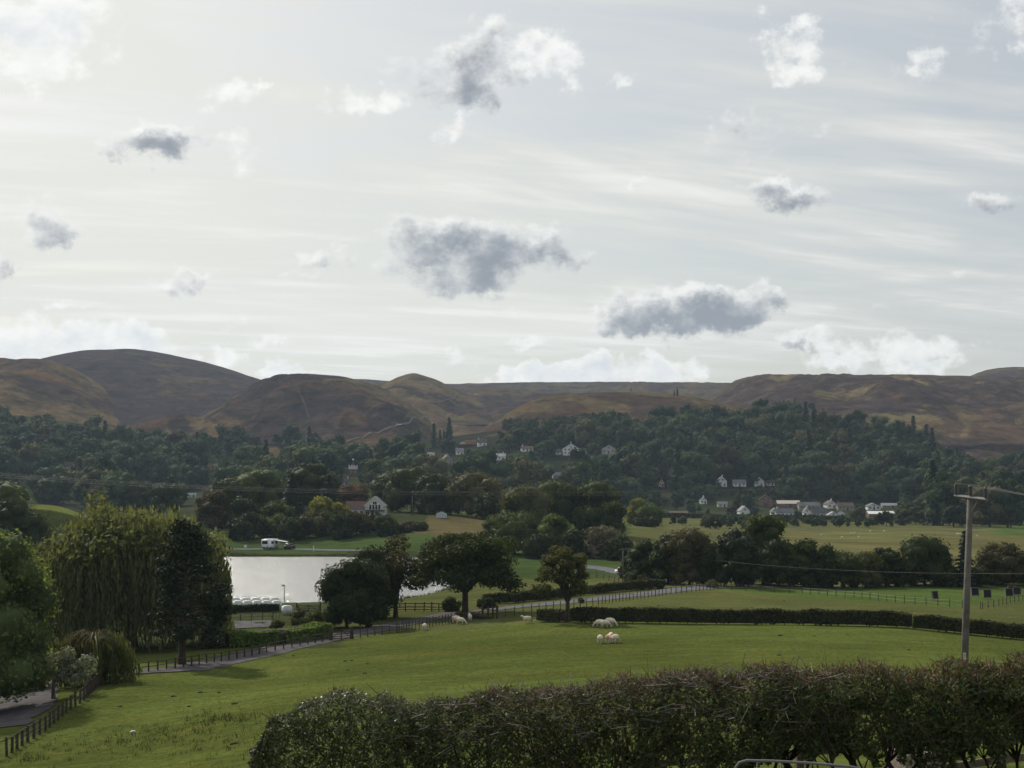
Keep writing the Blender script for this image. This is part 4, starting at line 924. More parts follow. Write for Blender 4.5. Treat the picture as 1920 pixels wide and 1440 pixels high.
# castellated tower
p = hit(662, 893); k_ = p.y / F; e = empty('tower', p, .1, label='square brick tower with white battlements among the trees', cat='tower'); HOUSES.append((662, 893, 16, 20))
mb = MB(); mb.box((0, 0, 2.2), (6.2, 6.2, 6)); obj('wall', mb.mesh('wall', WALLM['brick']), e)
mb = MB(); mb.box((0, 0, 6.0), (6.5, 6.5, 2.0)); par = obj('parapet', mb.mesh('parapet', WALLM['white']), e)
for sx, sy in [(x, y) for x in (-2.8, -.95, .95, 2.8) for y in (-2.8, -.95, .95, 2.8) if max(abs(x), abs(y)) > 2]:
    mb = MB(); mb.box((sx, sy, 7.5), (.95, .95, 1.0)); obj('merlon', mb.mesh('merlon', WALLM['white']), par)
for sx in (-1.5, 1.5): window(e, sx, 3.0, -3.1, 1.0, 1.5)
mb = MB(); mb.tube([(0, 0, 6.9), (0, 0, 12)], .06, 5); mb.box((0, 0, 12.0), (1.4, .06, .9)); obj('flag_pole', mb.mesh('flag_pole', TRIM), e)
# small greenhouse on the tan bank
p = hit(828, 971); e = empty('greenhouse', p, 0, label='small glass greenhouse above the tan bank', cat='greenhouse')
glassm = mat('greenhouse_glass', (.45, .5, .55), .15, .5); mb = MB(); mb.prism([(-1.7, 0), (1.7, 0), (1.7, 1.3), (0, 2.1), (-1.7, 1.3)], -1.2, 1.2); obj('glass', mb.mesh('glass', glassm), e)
mb = MB()
for x in (-1.72, -.86, 0, .86, 1.72): mb.box((x, -1.23, .7), (.06, .04, 1.4))
mb.box((0, -1.23, 1.33), (3.5, .05, .06)); obj('frame', mb.mesh('frame', FRAME), e)

# ------------------------------------------------------------------ the woods on the far slopes
def far_proto(seed, conifer=False, Hh=15.0, Ww=11.0):
    rng = np.random.default_rng(seed)
    if conifer:
        V, Fs, T = conifer_cards(rng, Hh * 1.25, Ww * .6, .8, 420, 1.1, layers=12); tri = None
    else:
        L = lobes_round(rng, Hh, Ww, Hh * .10, 10, .85); V, Fs, T = lobe_cards(rng, L, 620, .72, core=False, inner=.05, lobev=.22, jit=.38)
        cv, cf, ct = [], [], []; b = len(V)
        for c, r in L: cv.append(ICOV1 * r * .78 + c); cf.append(ICOF1 + b); ct.append(np.ones((len(ICOV1), 3))); b += len(ICOV1)
        V = np.concatenate([V] + cv); T = np.concatenate([T] + ct); Fs = [Fs[0], np.concatenate(cf)]
    # trunk: a thin tapered prism
    b = len(V); a = np.arange(6) / 6 * 6.283; tv = np.concatenate([np.stack([np.cos(a) * r, np.sin(a) * r, np.full(6, z)], 1) for r, z in ((.42, -1.5), (.26, Hh * .45))])
    tf = np.array([(b + i, b + (i + 1) % 6, b + 6 + (i + 1) % 6, b + 6 + i) for i in range(6)])
    nq = len(Fs[0]); V = np.concatenate([V, tv]); T = np.concatenate([T, np.ones((12, 3))])
    F2 = [np.concatenate([Fs[0], tf])] + list(Fs[1:])
    mi = np.concatenate([np.zeros(nq), np.ones(6)] + [np.zeros(len(f)) for f in Fs[1:]])
    return np_mesh('far_tree', V, F2, [LM['farconifer' if conifer else 'far'], BARK], midx=mi, tint=T)
PROTO = [far_proto(500 + i, False, 14 + 2 * (i % 3), 11 + 2 * (i % 4)) for i in range(9)] + [far_proto(600 + i, True) for i in range(3)]
topx = [(-40,790),(0,786),(60,806),(130,822),(250,838),(330,836),(420,832),(520,838),(600,848),(650,855),(720,862),(780,850),(800,832),(830,826),(880,825),(930,832),(1000,822),(1100,812),(1200,806),(1290,788),(1380,790),(1450,785),(1560,796),(1650,812),(1720,824),(1760,858),(1850,884),(1960,886)]
botx = [(-40,930),(140,932),(170,965),(400,972),(430,940),(700,930),(950,950),(1150,955),(1220,935),(1340,925),(1500,938),(1690,945),(1720,985),(1960,992)]
rng = np.random.default_rng(77); spots = []
def try_spot(px, py, s, kind):
    for hx, hb, hw, hh in HOUSES:
        if abs(px - hx) < hw * .5 + 12 * s and hb - 1 < py < hb + 40 * s - .42 * hh: return
        if abs(px - hx) < hw * .5 + 2 and hb - 10 < py <= hb - 1: return
    h = hit_any(px, py, 600)
    if h: spots.append((h, s, kind, px, py))
for py in np.arange(784, 995, 7.2):
    for px in np.arange(-40, 1965, 15.8):
        x = px + rng.normal() * 6; y = py + rng.normal() * 3
        if np.interp(x, *zip(*topx)) + 9 < y < np.interp(x, *zip(*botx)):
            dens = .92
            if 620 < x < 1240 and y > 850: dens = .75
            if rng.random() > dens: continue
            con = (800 < x < 885 and y < 850) or (rng.random() < .045) or (1600 < x < 1760 and rng.random() < .07)
            if 640 < x < 800 and y < 866: continue
            try_spot(x, y, .80 + .95 * rng.random() ** 1.5 + (.1 if y > 900 else 0), 9 + rng.integers(3) if con else rng.integers(9))
# rectangular plantations, lone trees, the shrubs among the village
for x0, x1, y0, y1, st in ((948, 1010, 800, 814, 9), (1022, 1080, 798, 808, 9), (1096, 1180, 792, 804, 9)):
    for py in np.arange(y0, y1, 5):
        for px in np.arange(x0, x1, st): try_spot(px + rng.normal(), py, .62, rng.integers(9))
for px, py, s, kd in ((1470, 770, .7, 9), (1480, 771, .8, 2), (1490, 770, .7, 10), (1522, 767, .55, 3), (1183, 734, .45, 4), (1270, 742, .5, 10), (1264, 742, .35, 9), (520, 832, .75, 3), (580, 840, .6, 4), (590, 842, .6, 2)): try_spot(px, py, s, kd)
for i in range(300):
    px = 1185 + rng.random() * 560; py = 922 + rng.random() * 62
    if py > 974 and not (1560 < px < 1760 or px < 1240): continue
    try_spot(px, py, .28 + .55 * rng.random(), rng.integers(9))
for i in range(80):
    px = 1600 + rng.random() * 340; py = 955 + rng.random() * 34; try_spot(px, py, .4 + .45 * rng.random(), rng.integers(9))
for i in range(60): try_spot(1470 + rng.random() * 240, 978 + rng.random() * 12, .18 + .14 * rng.random(), rng.integers(9))
for i in range(26): try_spot(1320 + rng.random() * 110, 984 + rng.random() * 14, .25 + .15 * rng.random(), rng.integers(9))
for px, py in ((1885, 1010), (1876, 1011), (1893, 1010), (1280, 985), (1262, 985)): try_spot(px, py, .32, rng.integers(9))
zones = [(-100, 360, 'in the left wood below the brown spur', 'left wood'), (360, 640, 'in the wood at the foot of the domed centre hill', 'centre wood'), (640, 950, 'in the wood between the white houses below the valley road', 'villa wood'),
         (950, 1240, 'on the slope around the large white villa', 'villa slope'), (1240, 1480, 'on the wooded slope above the left of the village', 'right slope'), (1480, 1720, 'on the wooded slope above the barn', 'barn slope'), (1720, 2100, 'in the wood right of the village near the power pole', 'right wood')]
order = sorted(range(len(spots)), key=lambda i: spots[i][0].y / spots[i][1]); solo = order[:292]; rest = order[292:]
for i in solo:
    h, s, kd, px, py = spots[i]; z = [z for z in zones if z[0] <= px < z[1]][0]; con = kd >= 9; low = s < .45
    o = bpy.data.objects.new('tree', PROTO[kd]); o.location = h; o.scale = (s, s, s * (.9 + .25 * rng.random())); o.rotation_euler = (0, 0, rng.random() * 6.28); link(o)
    tag(o, ('pointed dark conifer ' if con else 'low rounded bush-like tree ' if low else 'rounded broadleaf tree ') + ('high up ' if py < 850 else 'low down ' if py > 905 else 'half-way up ') + z[2], 'tree', ('conifers of the ' if con else 'low trees of the ' if low else 'trees of the ') + z[3] + (' top' if py < 850 else ' foot' if py > 905 else ' middle'))
# the remaining far trees read as one mass: instanced on points
pc = bpy.data.collections.new('far_tree_kinds')
for i, me in enumerate(PROTO): o = bpy.data.objects.new('far_tree_kind_%02d' % i, me); pc.objects.link(o)
me = bpy.data.meshes.new('woodland'); me.from_pydata([tuple(spots[i][0]) for i in rest], [], [])
a1 = me.attributes.new('kind', 'INT', 'POINT'); a1.data.foreach_set('value', [int(spots[i][2]) for i in rest])
a2 = me.attributes.new('size', 'FLOAT', 'POINT'); a2.data.foreach_set('value', [float(spots[i][1]) for i in rest])
a3 = me.attributes.new('turn', 'FLOAT', 'POINT'); a3.data.foreach_set('value', [float(rng.random() * 6.28) for i in rest])
wood = obj('woodland', me, kind='stuff', label='dense mixed woodland covering the far slopes')
gn = bpy.data.node_groups.new('scatter_trees', 'GeometryNodeTree'); gn.interface.new_socket('Geometry', in_out='INPUT', socket_type='NodeSocketGeometry'); gn.interface.new_socket('Geometry', in_out='OUTPUT', socket_type='NodeSocketGeometry')
N = gn.nodes; gi = N.new('NodeGroupInput'); go = N.new('NodeGroupOutput'); ci = N.new('GeometryNodeCollectionInfo'); ci.inputs[0].default_value = pc; ci.inputs['Separate Children'].default_value = True; ci.inputs['Reset Children'].default_value = True
ip = N.new('GeometryNodeInstanceOnPoints'); ip.inputs['Pick Instance'].default_value = True
def nat(nm, ty): q = N.new('GeometryNodeInputNamedAttribute'); q.data_type = ty; q.inputs[0].default_value = nm; return q.outputs[0]
cx_ = N.new('ShaderNodeCombineXYZ'); gn.links.new(nat('turn', 'FLOAT'), cx_.inputs[2]); e2r = N.new('FunctionNodeEulerToRotation'); gn.links.new(cx_.outputs[0], e2r.inputs[0])
for a, b2 in ((gi.outputs[0], ip.inputs['Points']), (ci.outputs[0], ip.inputs['Instance']), (nat('kind', 'INT'), ip.inputs['Instance Index']), (e2r.outputs[0], ip.inputs['Rotation']), (nat('size', 'FLOAT'), ip.inputs['Scale']), (ip.outputs[0], go.inputs[0])): gn.links.new(a, b2)
md = wood.modifiers.new('trees', 'NODES'); md.node_group = gn
print('far trees', len(spots))
# ------------------------------------------------------------------ field hedges
def path3(pxs, step=1.0, Y=None):
    P3 = [hit(*q) for q in pxs]; out = []
    for a, b2 in zip(P3[:-1], P3[1:]):
        k = max(1, int((b2 - a).length / step)); out += [a.lerp(b2, i / k) for i in range(k)]
    out.append(P3[-1])
    for q in out: q.z = G(q.x, q.y)
    return out
def field_hedge(pxs, h, w, leaf, label, seed, per_m=55, size=.17, stem=True, ragged=.14, open_=.14, name='hedge', cat='hedge'):
    rng = np.random.default_rng(seed); P = path3(pxs, .8); o = P[0].copy(); A = np.array([tuple(q - o) for q in P]); n = len(A)
    L = sum((P[i + 1] - P[i]).length for i in range(n - 1)); N = int(L * per_m * (1 + h))
    e = empty(name, o, 0, label=label, cat=cat)
    t = rng.random(N) * (n - 1.001); i = t.astype(int); f = (t - i)[:, None]; c = A[i] * (1 - f) + A[i + 1] * f
    d = A[i + 1] - A[i]; d /= np.linalg.norm(d, axis=1)[:, None] + 1e-9; sd_ = np.stack([-d[:, 1], d[:, 0], 0 * t], 1)
    hh = h * (1 + ragged * fbm(t * .35, t * 0 + seed, seed, 3)); lo = open_ * h * (.6 + .9 * vnoise(t * .8, t * 0, seed + 5))
    face = rng.random(N); v = lo + (hh - lo) * rng.random(N) ** .9; s = (rng.random(N) - .5) * w
    s = np.where(face < .62, np.where(face < .36, -1, 1) * w / 2 * (.75 + .3 * rng.random(N)), s); v = np.where(face > .62, hh * (.86 + .16 * rng.random(N)), v)
    pos = c + sd_ * s[:, None]; pos[:, 2] += v
    nor = np.where((face < .62)[:, None], sd_ * np.sign(s)[:, None], np.array([[0, 0, 1.0]])) + .8 * unit(rng, N)
    tint = np.clip((1 + .25 * rng.normal(size=(N, 1))) * (1 + .35 * fbm(t * .5, v * .8, seed + 9, 3))[:, None], .35, 1.9) * (1 + .06 * rng.normal(size=(N, 3)))
    V, Fq, T = cards(rng, pos, nor, size * (.6 + .8 * rng.random(N)), tint=tint); obj('foliage', np_mesh('foliage', V, [Fq], [LM[leaf]], tint=T), e)
    # inner core of tangled twigs, a solid low body
    mb = MB(); k = 6; pr = [(-.34, .12), (-.38, .7), (-.2, .93), (.2, .93), (.38, .7), (.34, .12)]
    VV = []; FF = []
    for j in range(n):
        dd = A[min(j + 1, n - 1)] - A[max(j - 1, 0)]; dd /= np.linalg.norm(dd) + 1e-9
        for a, b2 in pr: VV.append((A[j][0] - dd[1] * a * w, A[j][1] + dd[0] * a * w, A[j][2] + b2 * h * (1 + .05 * rng.normal())))
        if j: FF += [((j - 1) * k + q, (j - 1) * k + (q + 1) % k, j * k + (q + 1) % k, j * k + q) for q in range(k)]
    FF += [tuple(range(k)), tuple((n - 1) * k + q for q in range(k))]; mb.add(VV, FF); obj('twigs', mb.mesh('twigs', BARK), e)
    if stem:
        sm = MB(); sm.tube([(0, 0, -.2), (.03, 0, h * .3), (-.02, .03, h * .55)], [.06, .045, .03], 5); sme = sm.mesh('stem', BARK)
        for q in range(int(L / 1.3)):
            tt = rng.random() * (n - 1.01); a = A[int(tt)]; so = obj('stem', sme, e, loc=(a[0], a[1], a[2]), rz=rng.random() * 6)
    return e
field_hedge([(1072,1168),(1120,1168.5),(1200,1169),(1300,1170),(1400,1171),(1500,1172),(1600,1174),(1660,1176),(1708,1178.5)], 1.7, 1.3, 'privet', 'long clipped field hedge behind the sheep', 61, per_m=110)
field_hedge([(1714,1179.5),(1760,1184),(1820,1190),(1880,1196),(1960,1204)], 1.6, 1.3, 'privet', 'clipped field hedge right of the gap, running off the right edge', 62, per_m=110)
field_hedge([(1014,1166),(1030,1166.5),(1056,1167)], 1.35, 1.2, 'privet', 'short piece of hedge left of the slender oak', 63, per_m=110)
field_hedge([(905,1133),(960,1131),(1020,1125),(1080,1117),(1140,1111),(1200,1106),(1242,1102)], 1.45, 1.4, 'privet', 'dark hedge on the far side of the pale lane', 64, per_m=80, size=.2)
field_hedge([(1222,971),(1300,971.5),(1380,971.5),(1460,972),(1580,974)], 2.4, 3, 'dark', 'long low dark hedge in front of the village', 65, per_m=16, size=.55, stem=False)
field_hedge([(420,1150),(460,1149),(500,1148),(520,1147)], 1.1, 1.2, 'dark', 'dark clipped hedge in front of the wrapped bales', 66, per_m=90, size=.16)
field_hedge([(425,1213),(470,1210),(520,1207),(570,1201),(607,1196)], 1.7, 3.2, 'lush', 'thick lush green hedge beside the drive', 67, per_m=150, size=.17, ragged=.22, open_=.02)
field_hedge([(1760,1090),(1810,1091),(1870,1093),(1930,1094)], 1.0, 1.2, 'dark', 'low dark hedge behind the archery targets', 68, per_m=60, size=.2)
def bush(px, base, top, wpx, leaf, label, name='shrub', size=.16, n=1600, core=True, Y=None): return tree(px, base, top, wpx, leaf, label, z0=.0, cards_n=n, size=size, lobes=9, name=name, cat='shrub', core=core, Y=Y)
bush(575, 1180, 1138, 60, 'olive', 'rounded flowering shrub between the yard and the lake gate')
bush(520, 1183, 1163, 24, 'mid', 'small green bush at the end of the lush hedge')
bush(400, 1215, 1178, 50, 'brown', 'brownish bush left of the lush hedge'); bush(432, 1212, 1190, 34, 'bright', 'bright bush at the left end of the lush hedge')
bush(846, 1146, 1118, 34, 'mid', 'green shrub left of the oak trunk'); bush(912, 1140, 1120, 34, 'dark', 'dark shrub right of the oak trunk')
bush(864, 1164, 1144, 18, 'rust', 'rust-coloured bracken bush under the oak', size=.12, n=700, core=True)
bush(1186, 1094, 1066, 34, 'dark', 'dark shrub beside the wooden wire pole'); bush(1206, 1096, 1078, 26, 'brown', 'brown shrub beside the lane bend'); bush(1335, 1102, 1085, 24, 'olive', 'pale green shrub at the lane bend')
bush(1090, 1131, 1120, 12, 'dark', 'tiny dark shrub at the roadside fence', n=400); bush(1238, 1104, 1094, 12, 'dark', 'dark roadside bush at the end of the far lane hedge', n=400)
bush(110, 1190, 1150, 40, 'mid', 'green bush under the willow at the left', n=1500)
bush(50, 1296, 1246, 80, 'mid', 'low leafy bush under the bright tree at the left edge', n=2600); bush(25, 1262, 1222, 60, 'lush', 'sunlit bush behind the drive at the left edge', n=1600)
bush(345, 992, 965, 40, 'mid', 'shrub behind the willow right side', n=800, Y=440); bush(1520, 1100, 1082, 40, 'brown', 'brown bramble at the foot of the dark row', n=800)
# ------------------------------------------------------------------ fences
WOOD = mat('fence_wood', (.060, .048, .038), .95, .1, var=.3, vscale=4); WOODP = mat('fence_wood_pale', (.20, .175, .14), .95, .1, var=.25, vscale=4); WIRE = mat('fence_wire', (.16, .16, .16), .6, .4)
def fence(pxs, n, label, post=(.11, 1.15), rails=(), rail=(.09, .05), wires=(), m=WOOD, group=None, name='fence', rmat=None, lean=.03, seed=0):
    rng = np.random.default_rng(seed + n); P3 = [hit(*q) for q in pxs]; seg = [0]
    for a, b2 in zip(P3[:-1], P3[1:]): seg.append(seg[-1] + (b2 - a).length)
    pos = []
    for i in range(n):
        s = seg[-1] * i / (n - 1); j = min(max(0, np.searchsorted(seg, s) - 1), len(P3) - 2); q = P3[j].lerp(P3[j + 1], (s - seg[j]) / (seg[j + 1] - seg[j])); q.z = G(q.x, q.y); pos.append(q)
    e = empty(name, pos[0], 0, label=label, cat='fence', group=group); o = pos[0]
    mb = MB(); mb.box((0, 0, post[1] / 2 - .15), (post[0], post[0], post[1] + .3)); pm = mb.mesh('post', m)
    for q in pos:
        po = obj('post', pm, e, loc=q - o); po.rotation_euler = (rng.normal() * lean, rng.normal() * lean, rng.normal() * .2); po.scale = (1, 1, 1 + .05 * rng.normal())
    for z in rails:
        for a, b2 in zip(pos[:-1], pos[1:]):
            a2, b3 = a - o + Vector((0, -post[0] * .5, z + .02 * rng.normal())), b2 - o + Vector((0, -post[0] * .5, z + .02 * rng.normal())); d = b3 - a2; rb = MB(); nrm = Vector((-d.y, d.x, 0)).normalized() * rail[1] / 2; up = Vector((0, 0, rail[0] / 2))
            rb.add([a2 - nrm - up, a2 + nrm - up, a2 + nrm + up, a2 - nrm + up, b3 - nrm - up, b3 + nrm - up, b3 + nrm + up, b3 - nrm + up], [(0, 3, 2, 1), (4, 5, 6, 7), (0, 1, 5, 4), (1, 2, 6, 5), (2, 3, 7, 6), (3, 0, 4, 7)]); obj('rail', rb.mesh('rail', rmat or m), e)
    for z in wires:
        wb = MB(); wb.tube([q - o + Vector((0, -post[0] * .55, z)) for q in pos], .012, 4, cap=False); obj('wire', wb.mesh('wire', WIRE), e)
    return e
fence([(-30,1432),(8,1421),(45,1396),(85,1371),(125,1337),(160,1311),(180,1292),(206,1272)], 31, 'dark post-and-rail fence climbing at the lower left', post=(.16, 1.15), rails=(1.02,), wires=(.7, .4), rail=(.07, .05))
fence([(206,1272),(260,1264),(340,1252),(420,1240),(500,1224),(560,1212),(618,1201)], 27, 'dark two-rail fence along the drive below the willow', post=(.13, 1.05), rails=(.98, .58), rail=(.07, .05))
fence([(662,1198),(690,1194),(720,1190),(744,1187)], 7, 'wooden post fence between the field gate and the netted fence', post=(.1, 1.0), wires=(.9, .6, .3))
fence([(744,1187),(770,1182),(800,1177),(830,1171),(858,1165)], 21, 'close-set post fence beside the drive left of the oak', post=(.10, 1.25), wires=(1.1, .8, .5, .2))
fence([(932,1159),(950,1156),(1000,1149),(1060,1142),(1120,1135),(1180,1126),(1250,1116),(1300,1110),(1345,1105)], 46, 'long post-and-wire fence beside the pale lane', post=(.10, 1.15), wires=(1.05, .7, .35))
fence([(1345,1105),(1420,1109),(1500,1113),(1600,1121),(1700,1132),(1800,1140),(1838,1142)], 25, 'post-and-wire fence in front of the archery ground', post=(.09, 1.1), wires=(1.0, .5), group='archery ground fences')
fence([(1842,1142),(1870,1137),(1895,1131),(1925,1125)], 11, 'short close-post fence at the right end of the archery ground', post=(.09, 1.05), wires=(1.0, .5), group='archery ground fences')
fence([(722,1148),(760,1146),(800,1146),(850,1147)], 9, 'brown two-rail fence between the drive and the lake left of the oak', post=(.14, 1.2), rails=(1.1, .62, .25), rail=(.11, .05))
fence([(535,1150),(556,1149)], 3, 'pale rail fence at the lake edge by the lamp post', post=(.1, 1.1), rails=(1.0, .6), m=WOODP)
fence([(430,1165),(460,1164),(512,1162)], 5, 'low pale two-rail yard fence in front of the dark hedge', post=(.1, 1.0), rails=(.98, .55), rail=(.10, .05), m=WOOD, rmat=WOODP)
fence([(1105,1082),(1130,1086),(1155,1092),(1175,1098)], 8, 'dark rail fence on the bank left of the wooden wire pole', post=(.12, 1.1), rails=(1.0, .55), rail=(.10, .05))
fence([(905,1158),(918,1159),(932,1160)], 4, 'stout dark gate posts right of the oak', post=(.24, 1.5), rails=(1.1, .6))
fence([(997,1166),(1014,1165),(1048,1167)], 4, 'sagging wire fence left of the slender oak', post=(.09, 1.4), wires=(.5, .25))
fence([(1290,1010),(1350,1012),(1420,1014)], 9, 'pale post fence in the far dry field', post=(.12, 1.2), rails=(1.0,), m=WOODP)
def gate(p0, p1, label, h=1.15, bars=5, m=WOOD):
    a, b2 = hit(*p0), hit(*p1); d = b2 - a; L = d.length; e = empty('field_gate', a, math.atan2(d.y, d.x), label=label, cat='gate')
    tilt = d.z / max(.01, math.hypot(d.x, d.y)); L2 = math.hypot(d.x, d.y)
    for i in range(bars): mb = MB(); z = .18 + (h - .2) * i / (bars - 1); mb.add([(0, -.03, z - .045), (L2, -.03, z - .045 + tilt * L2), (L2, -.03, z + .045 + tilt * L2), (0, -.03, z + .045), (0, .03, z - .045), (L2, .03, z - .045 + tilt * L2), (L2, .03, z + .045 + tilt * L2), (0, .03, z + .045)], [(0, 1, 2, 3), (7, 6, 5, 4), (0, 4, 5, 1), (3, 2, 6, 7), (0, 3, 7, 4), (1, 5, 6, 2)]); obj('bar', mb.mesh('bar', m), e)
    for x in (0, L2 * .5, L2): mb = MB(); mb.box((x, .05, h * .5 + tilt * x), (.12, .07, h + .1)); obj('upright', mb.mesh('upright', m), e)
    for x in (-.2, L2 + .2): mb = MB(); mb.box((x, 0, .65 + tilt * x), (.2, .2, 1.7)); obj('post', mb.mesh('post', m), e)
    mb = MB(); mb.tube([(0, .05, .2), (L2 * .5, .05, h + tilt * L2 * .5)], .035, 4); mb.tube([(L2, .05, .2 + tilt * L2), (L2 * .5, .05, h + tilt * L2 * .5)], .035, 4); obj('brace', mb.mesh('brace', m), e)
gate((622, 1201), (658, 1198), 'wooden five-bar gate between the drive and the sheep field'); gate((559, 1150), (598, 1149), 'brown five-bar gate at the lake edge')
# ------------------------------------------------------------------ near power pole and its lines
POLE = mat('pole_wood', (.125, .115, .105), .9, .15, var=.25, vscale=3, bump=.4); STEEL = mat('galvanised_steel', (.17, .17, .175), .85, .15); INS = mat('insulator_brown', (.030, .016, .014), .25, .5); LINE = mat('line_wire', (.09, .088, .086), .6, .3)
pb = Vector(PX(1802, 1425, 50)); pb.z = G(pb.x, pb.y); pt = Vector(PX(1819, 936, 50))
e = empty('power_pole', pb, 0, label='near weathered wooden power pole with three dark insulators behind the big hedge', cat='pole'); v = pt - pb
mb = MB(); mb.tube([(0, 0, -.6), v * .5, v], [.135, .115, .095], 14); obj('pole', mb.mesh('pole', POLE, True), e)
cd = Vector((.42, .80, 0)); ctr = v + Vector((-.02, -.12, .05)); ends = [ctr + Vector((-.25, .75, .05)), ctr + Vector((0, 0, .02)), ctr + Vector((.26, -.75, -.05))]
mb = MB(); d_ = ends[2] - ends[0]; mb.tube([ends[0] - d_ * .04, ends[2] + d_ * .04], .062, 4); obj('crossarm', mb.mesh('crossarm', STEEL), e)
mb = MB(); mb.tube([ends[0].lerp(ctr, .45), v + Vector((0, -.1, -.45))], .022, 5); mb.tube([ends[2].lerp(ctr, .45), v + Vector((0, -.1, -.45))], .022, 5); obj('brace', mb.mesh('brace', STEEL), e)
tops = []
for q in ends:
    mb = MB(); pts_ = []; rr = []
    for i in range(9): z = .07 + i * .036; pts_ += [(q.x, q.y, q.z + z), (q.x, q.y, q.z + z + .012)]; rr += [.075, .055]
    mb.tube(pts_, rr, 10); io = obj('insulator', mb.mesh('insulator', INS, True), e)
    mb = MB(); mb.tube([(q.x, q.y, q.z + .38), (q.x, q.y, q.z + .43)], .05, 8); mb.tube([(q.x, q.y, q.z), (q.x, q.y, q.z + .08)], .03, 6); obj('cap', mb.mesh('cap', STEEL), io)
    tops.append(pb + q + Vector((0, 0, .43)))
mb = MB(); f_ = .40; mb.box(tuple(v * f_ + Vector((-.04, -.122, 0))), (.09, .006, .22)); pl = obj('number_plate', mb.mesh('number_plate', mat('plate_cream', (.62, .58, .42), .6, .3)), e)
mb = MB()
for i in range(3): mb.box(tuple(v * f_ + Vector((-.04, -.126, .055 - .045 * i))), (.07, .004, .014))
obj('plate_lettering', mb.mesh('plate_lettering', mat('plate_ink', (.03, .03, .03), .6)), pl)
def wire(a, b2, label, sag=.4, r=.0038, group=None, n=22):
    a, b2 = Vector(a), Vector(b2); mb = MB(); mb.tube([(a.lerp(b2, i / n) - a) - Vector((0, 0, 4 * sag * (i / n) * (1 - i / n))) for i in range(n + 1)], r, 5, cap=False)
    return obj('power_line', mb.mesh('power_line', LINE), loc=a, label=label, cat='wire', group=group)
for q, dy, w_, pyl in zip(tops, (-1.2, 0, 1.2), ('nearest', 'middle', 'farthest'), (842, 846, 850)):
    le = Vector(PX(-420, pyl, 82 + dy)); wire(q, le, w_ + ' of the three lines leaving the near pole to the left', sag=1.05, group='lines of the near power pole')
    ri = Vector(PX(2350, 992 + dy * 4, 39 + dy)); wire(q, ri, w_ + ' of the three lines leaving the near pole to the right', sag=.08, group='lines of the near power pole')
def small_pole(px, base, top, label, arm=.9, r=.13):
    p = hit(px, base); k = p.y / F; H = (base - top) * k; e = empty('wire_pole', p, 0, label=label, cat='pole')
    mb = MB(); mb.tube([(0, 0, -.4), (0, 0, H)], [r * 1.2, r * .8], 8); obj('pole', mb.mesh('pole', POLE, True), e); mb = MB(); mb.box((0, -.1, H - .25), (arm * 2, .12, .13)); obj('crossarm', mb.mesh('crossarm', POLE), e)
    for x in (-arm * .85, 0, arm * .85): mb = MB(); mb.tube([(x, -.1, H - .18), (x, -.1, H + .12)], [.06, .04], 6); obj('insulator', mb.mesh('insulator', INS), e)
    return p + Vector((0, -.1, H + .1))
t1 = small_pole(1168, 1087, 1028, 'wooden wire pole beside the lane bend')
wire(t1, PX(1985, 1074, 205), 'thin line running right from the wooden wire pole across the dark trees', sag=1.6, r=.014); wire(t1, PX(1105, 1076, 330), 'guy wire left of the wooden wire pole', sag=0, r=.012)
t2 = small_pole(444, 992, 952, 'small T-shaped wire pole behind the willow right edge', 1.3, .16); wire(t2 + Vector((-1, 0, 0)), PX(330, 938, 430), 'thin line running left from the T-shaped pole', sag=.5, r=.03)
t3 = small_pole(773, 968, 930, 'thin dark pole among the trees right of the gabled house', .4, .12)
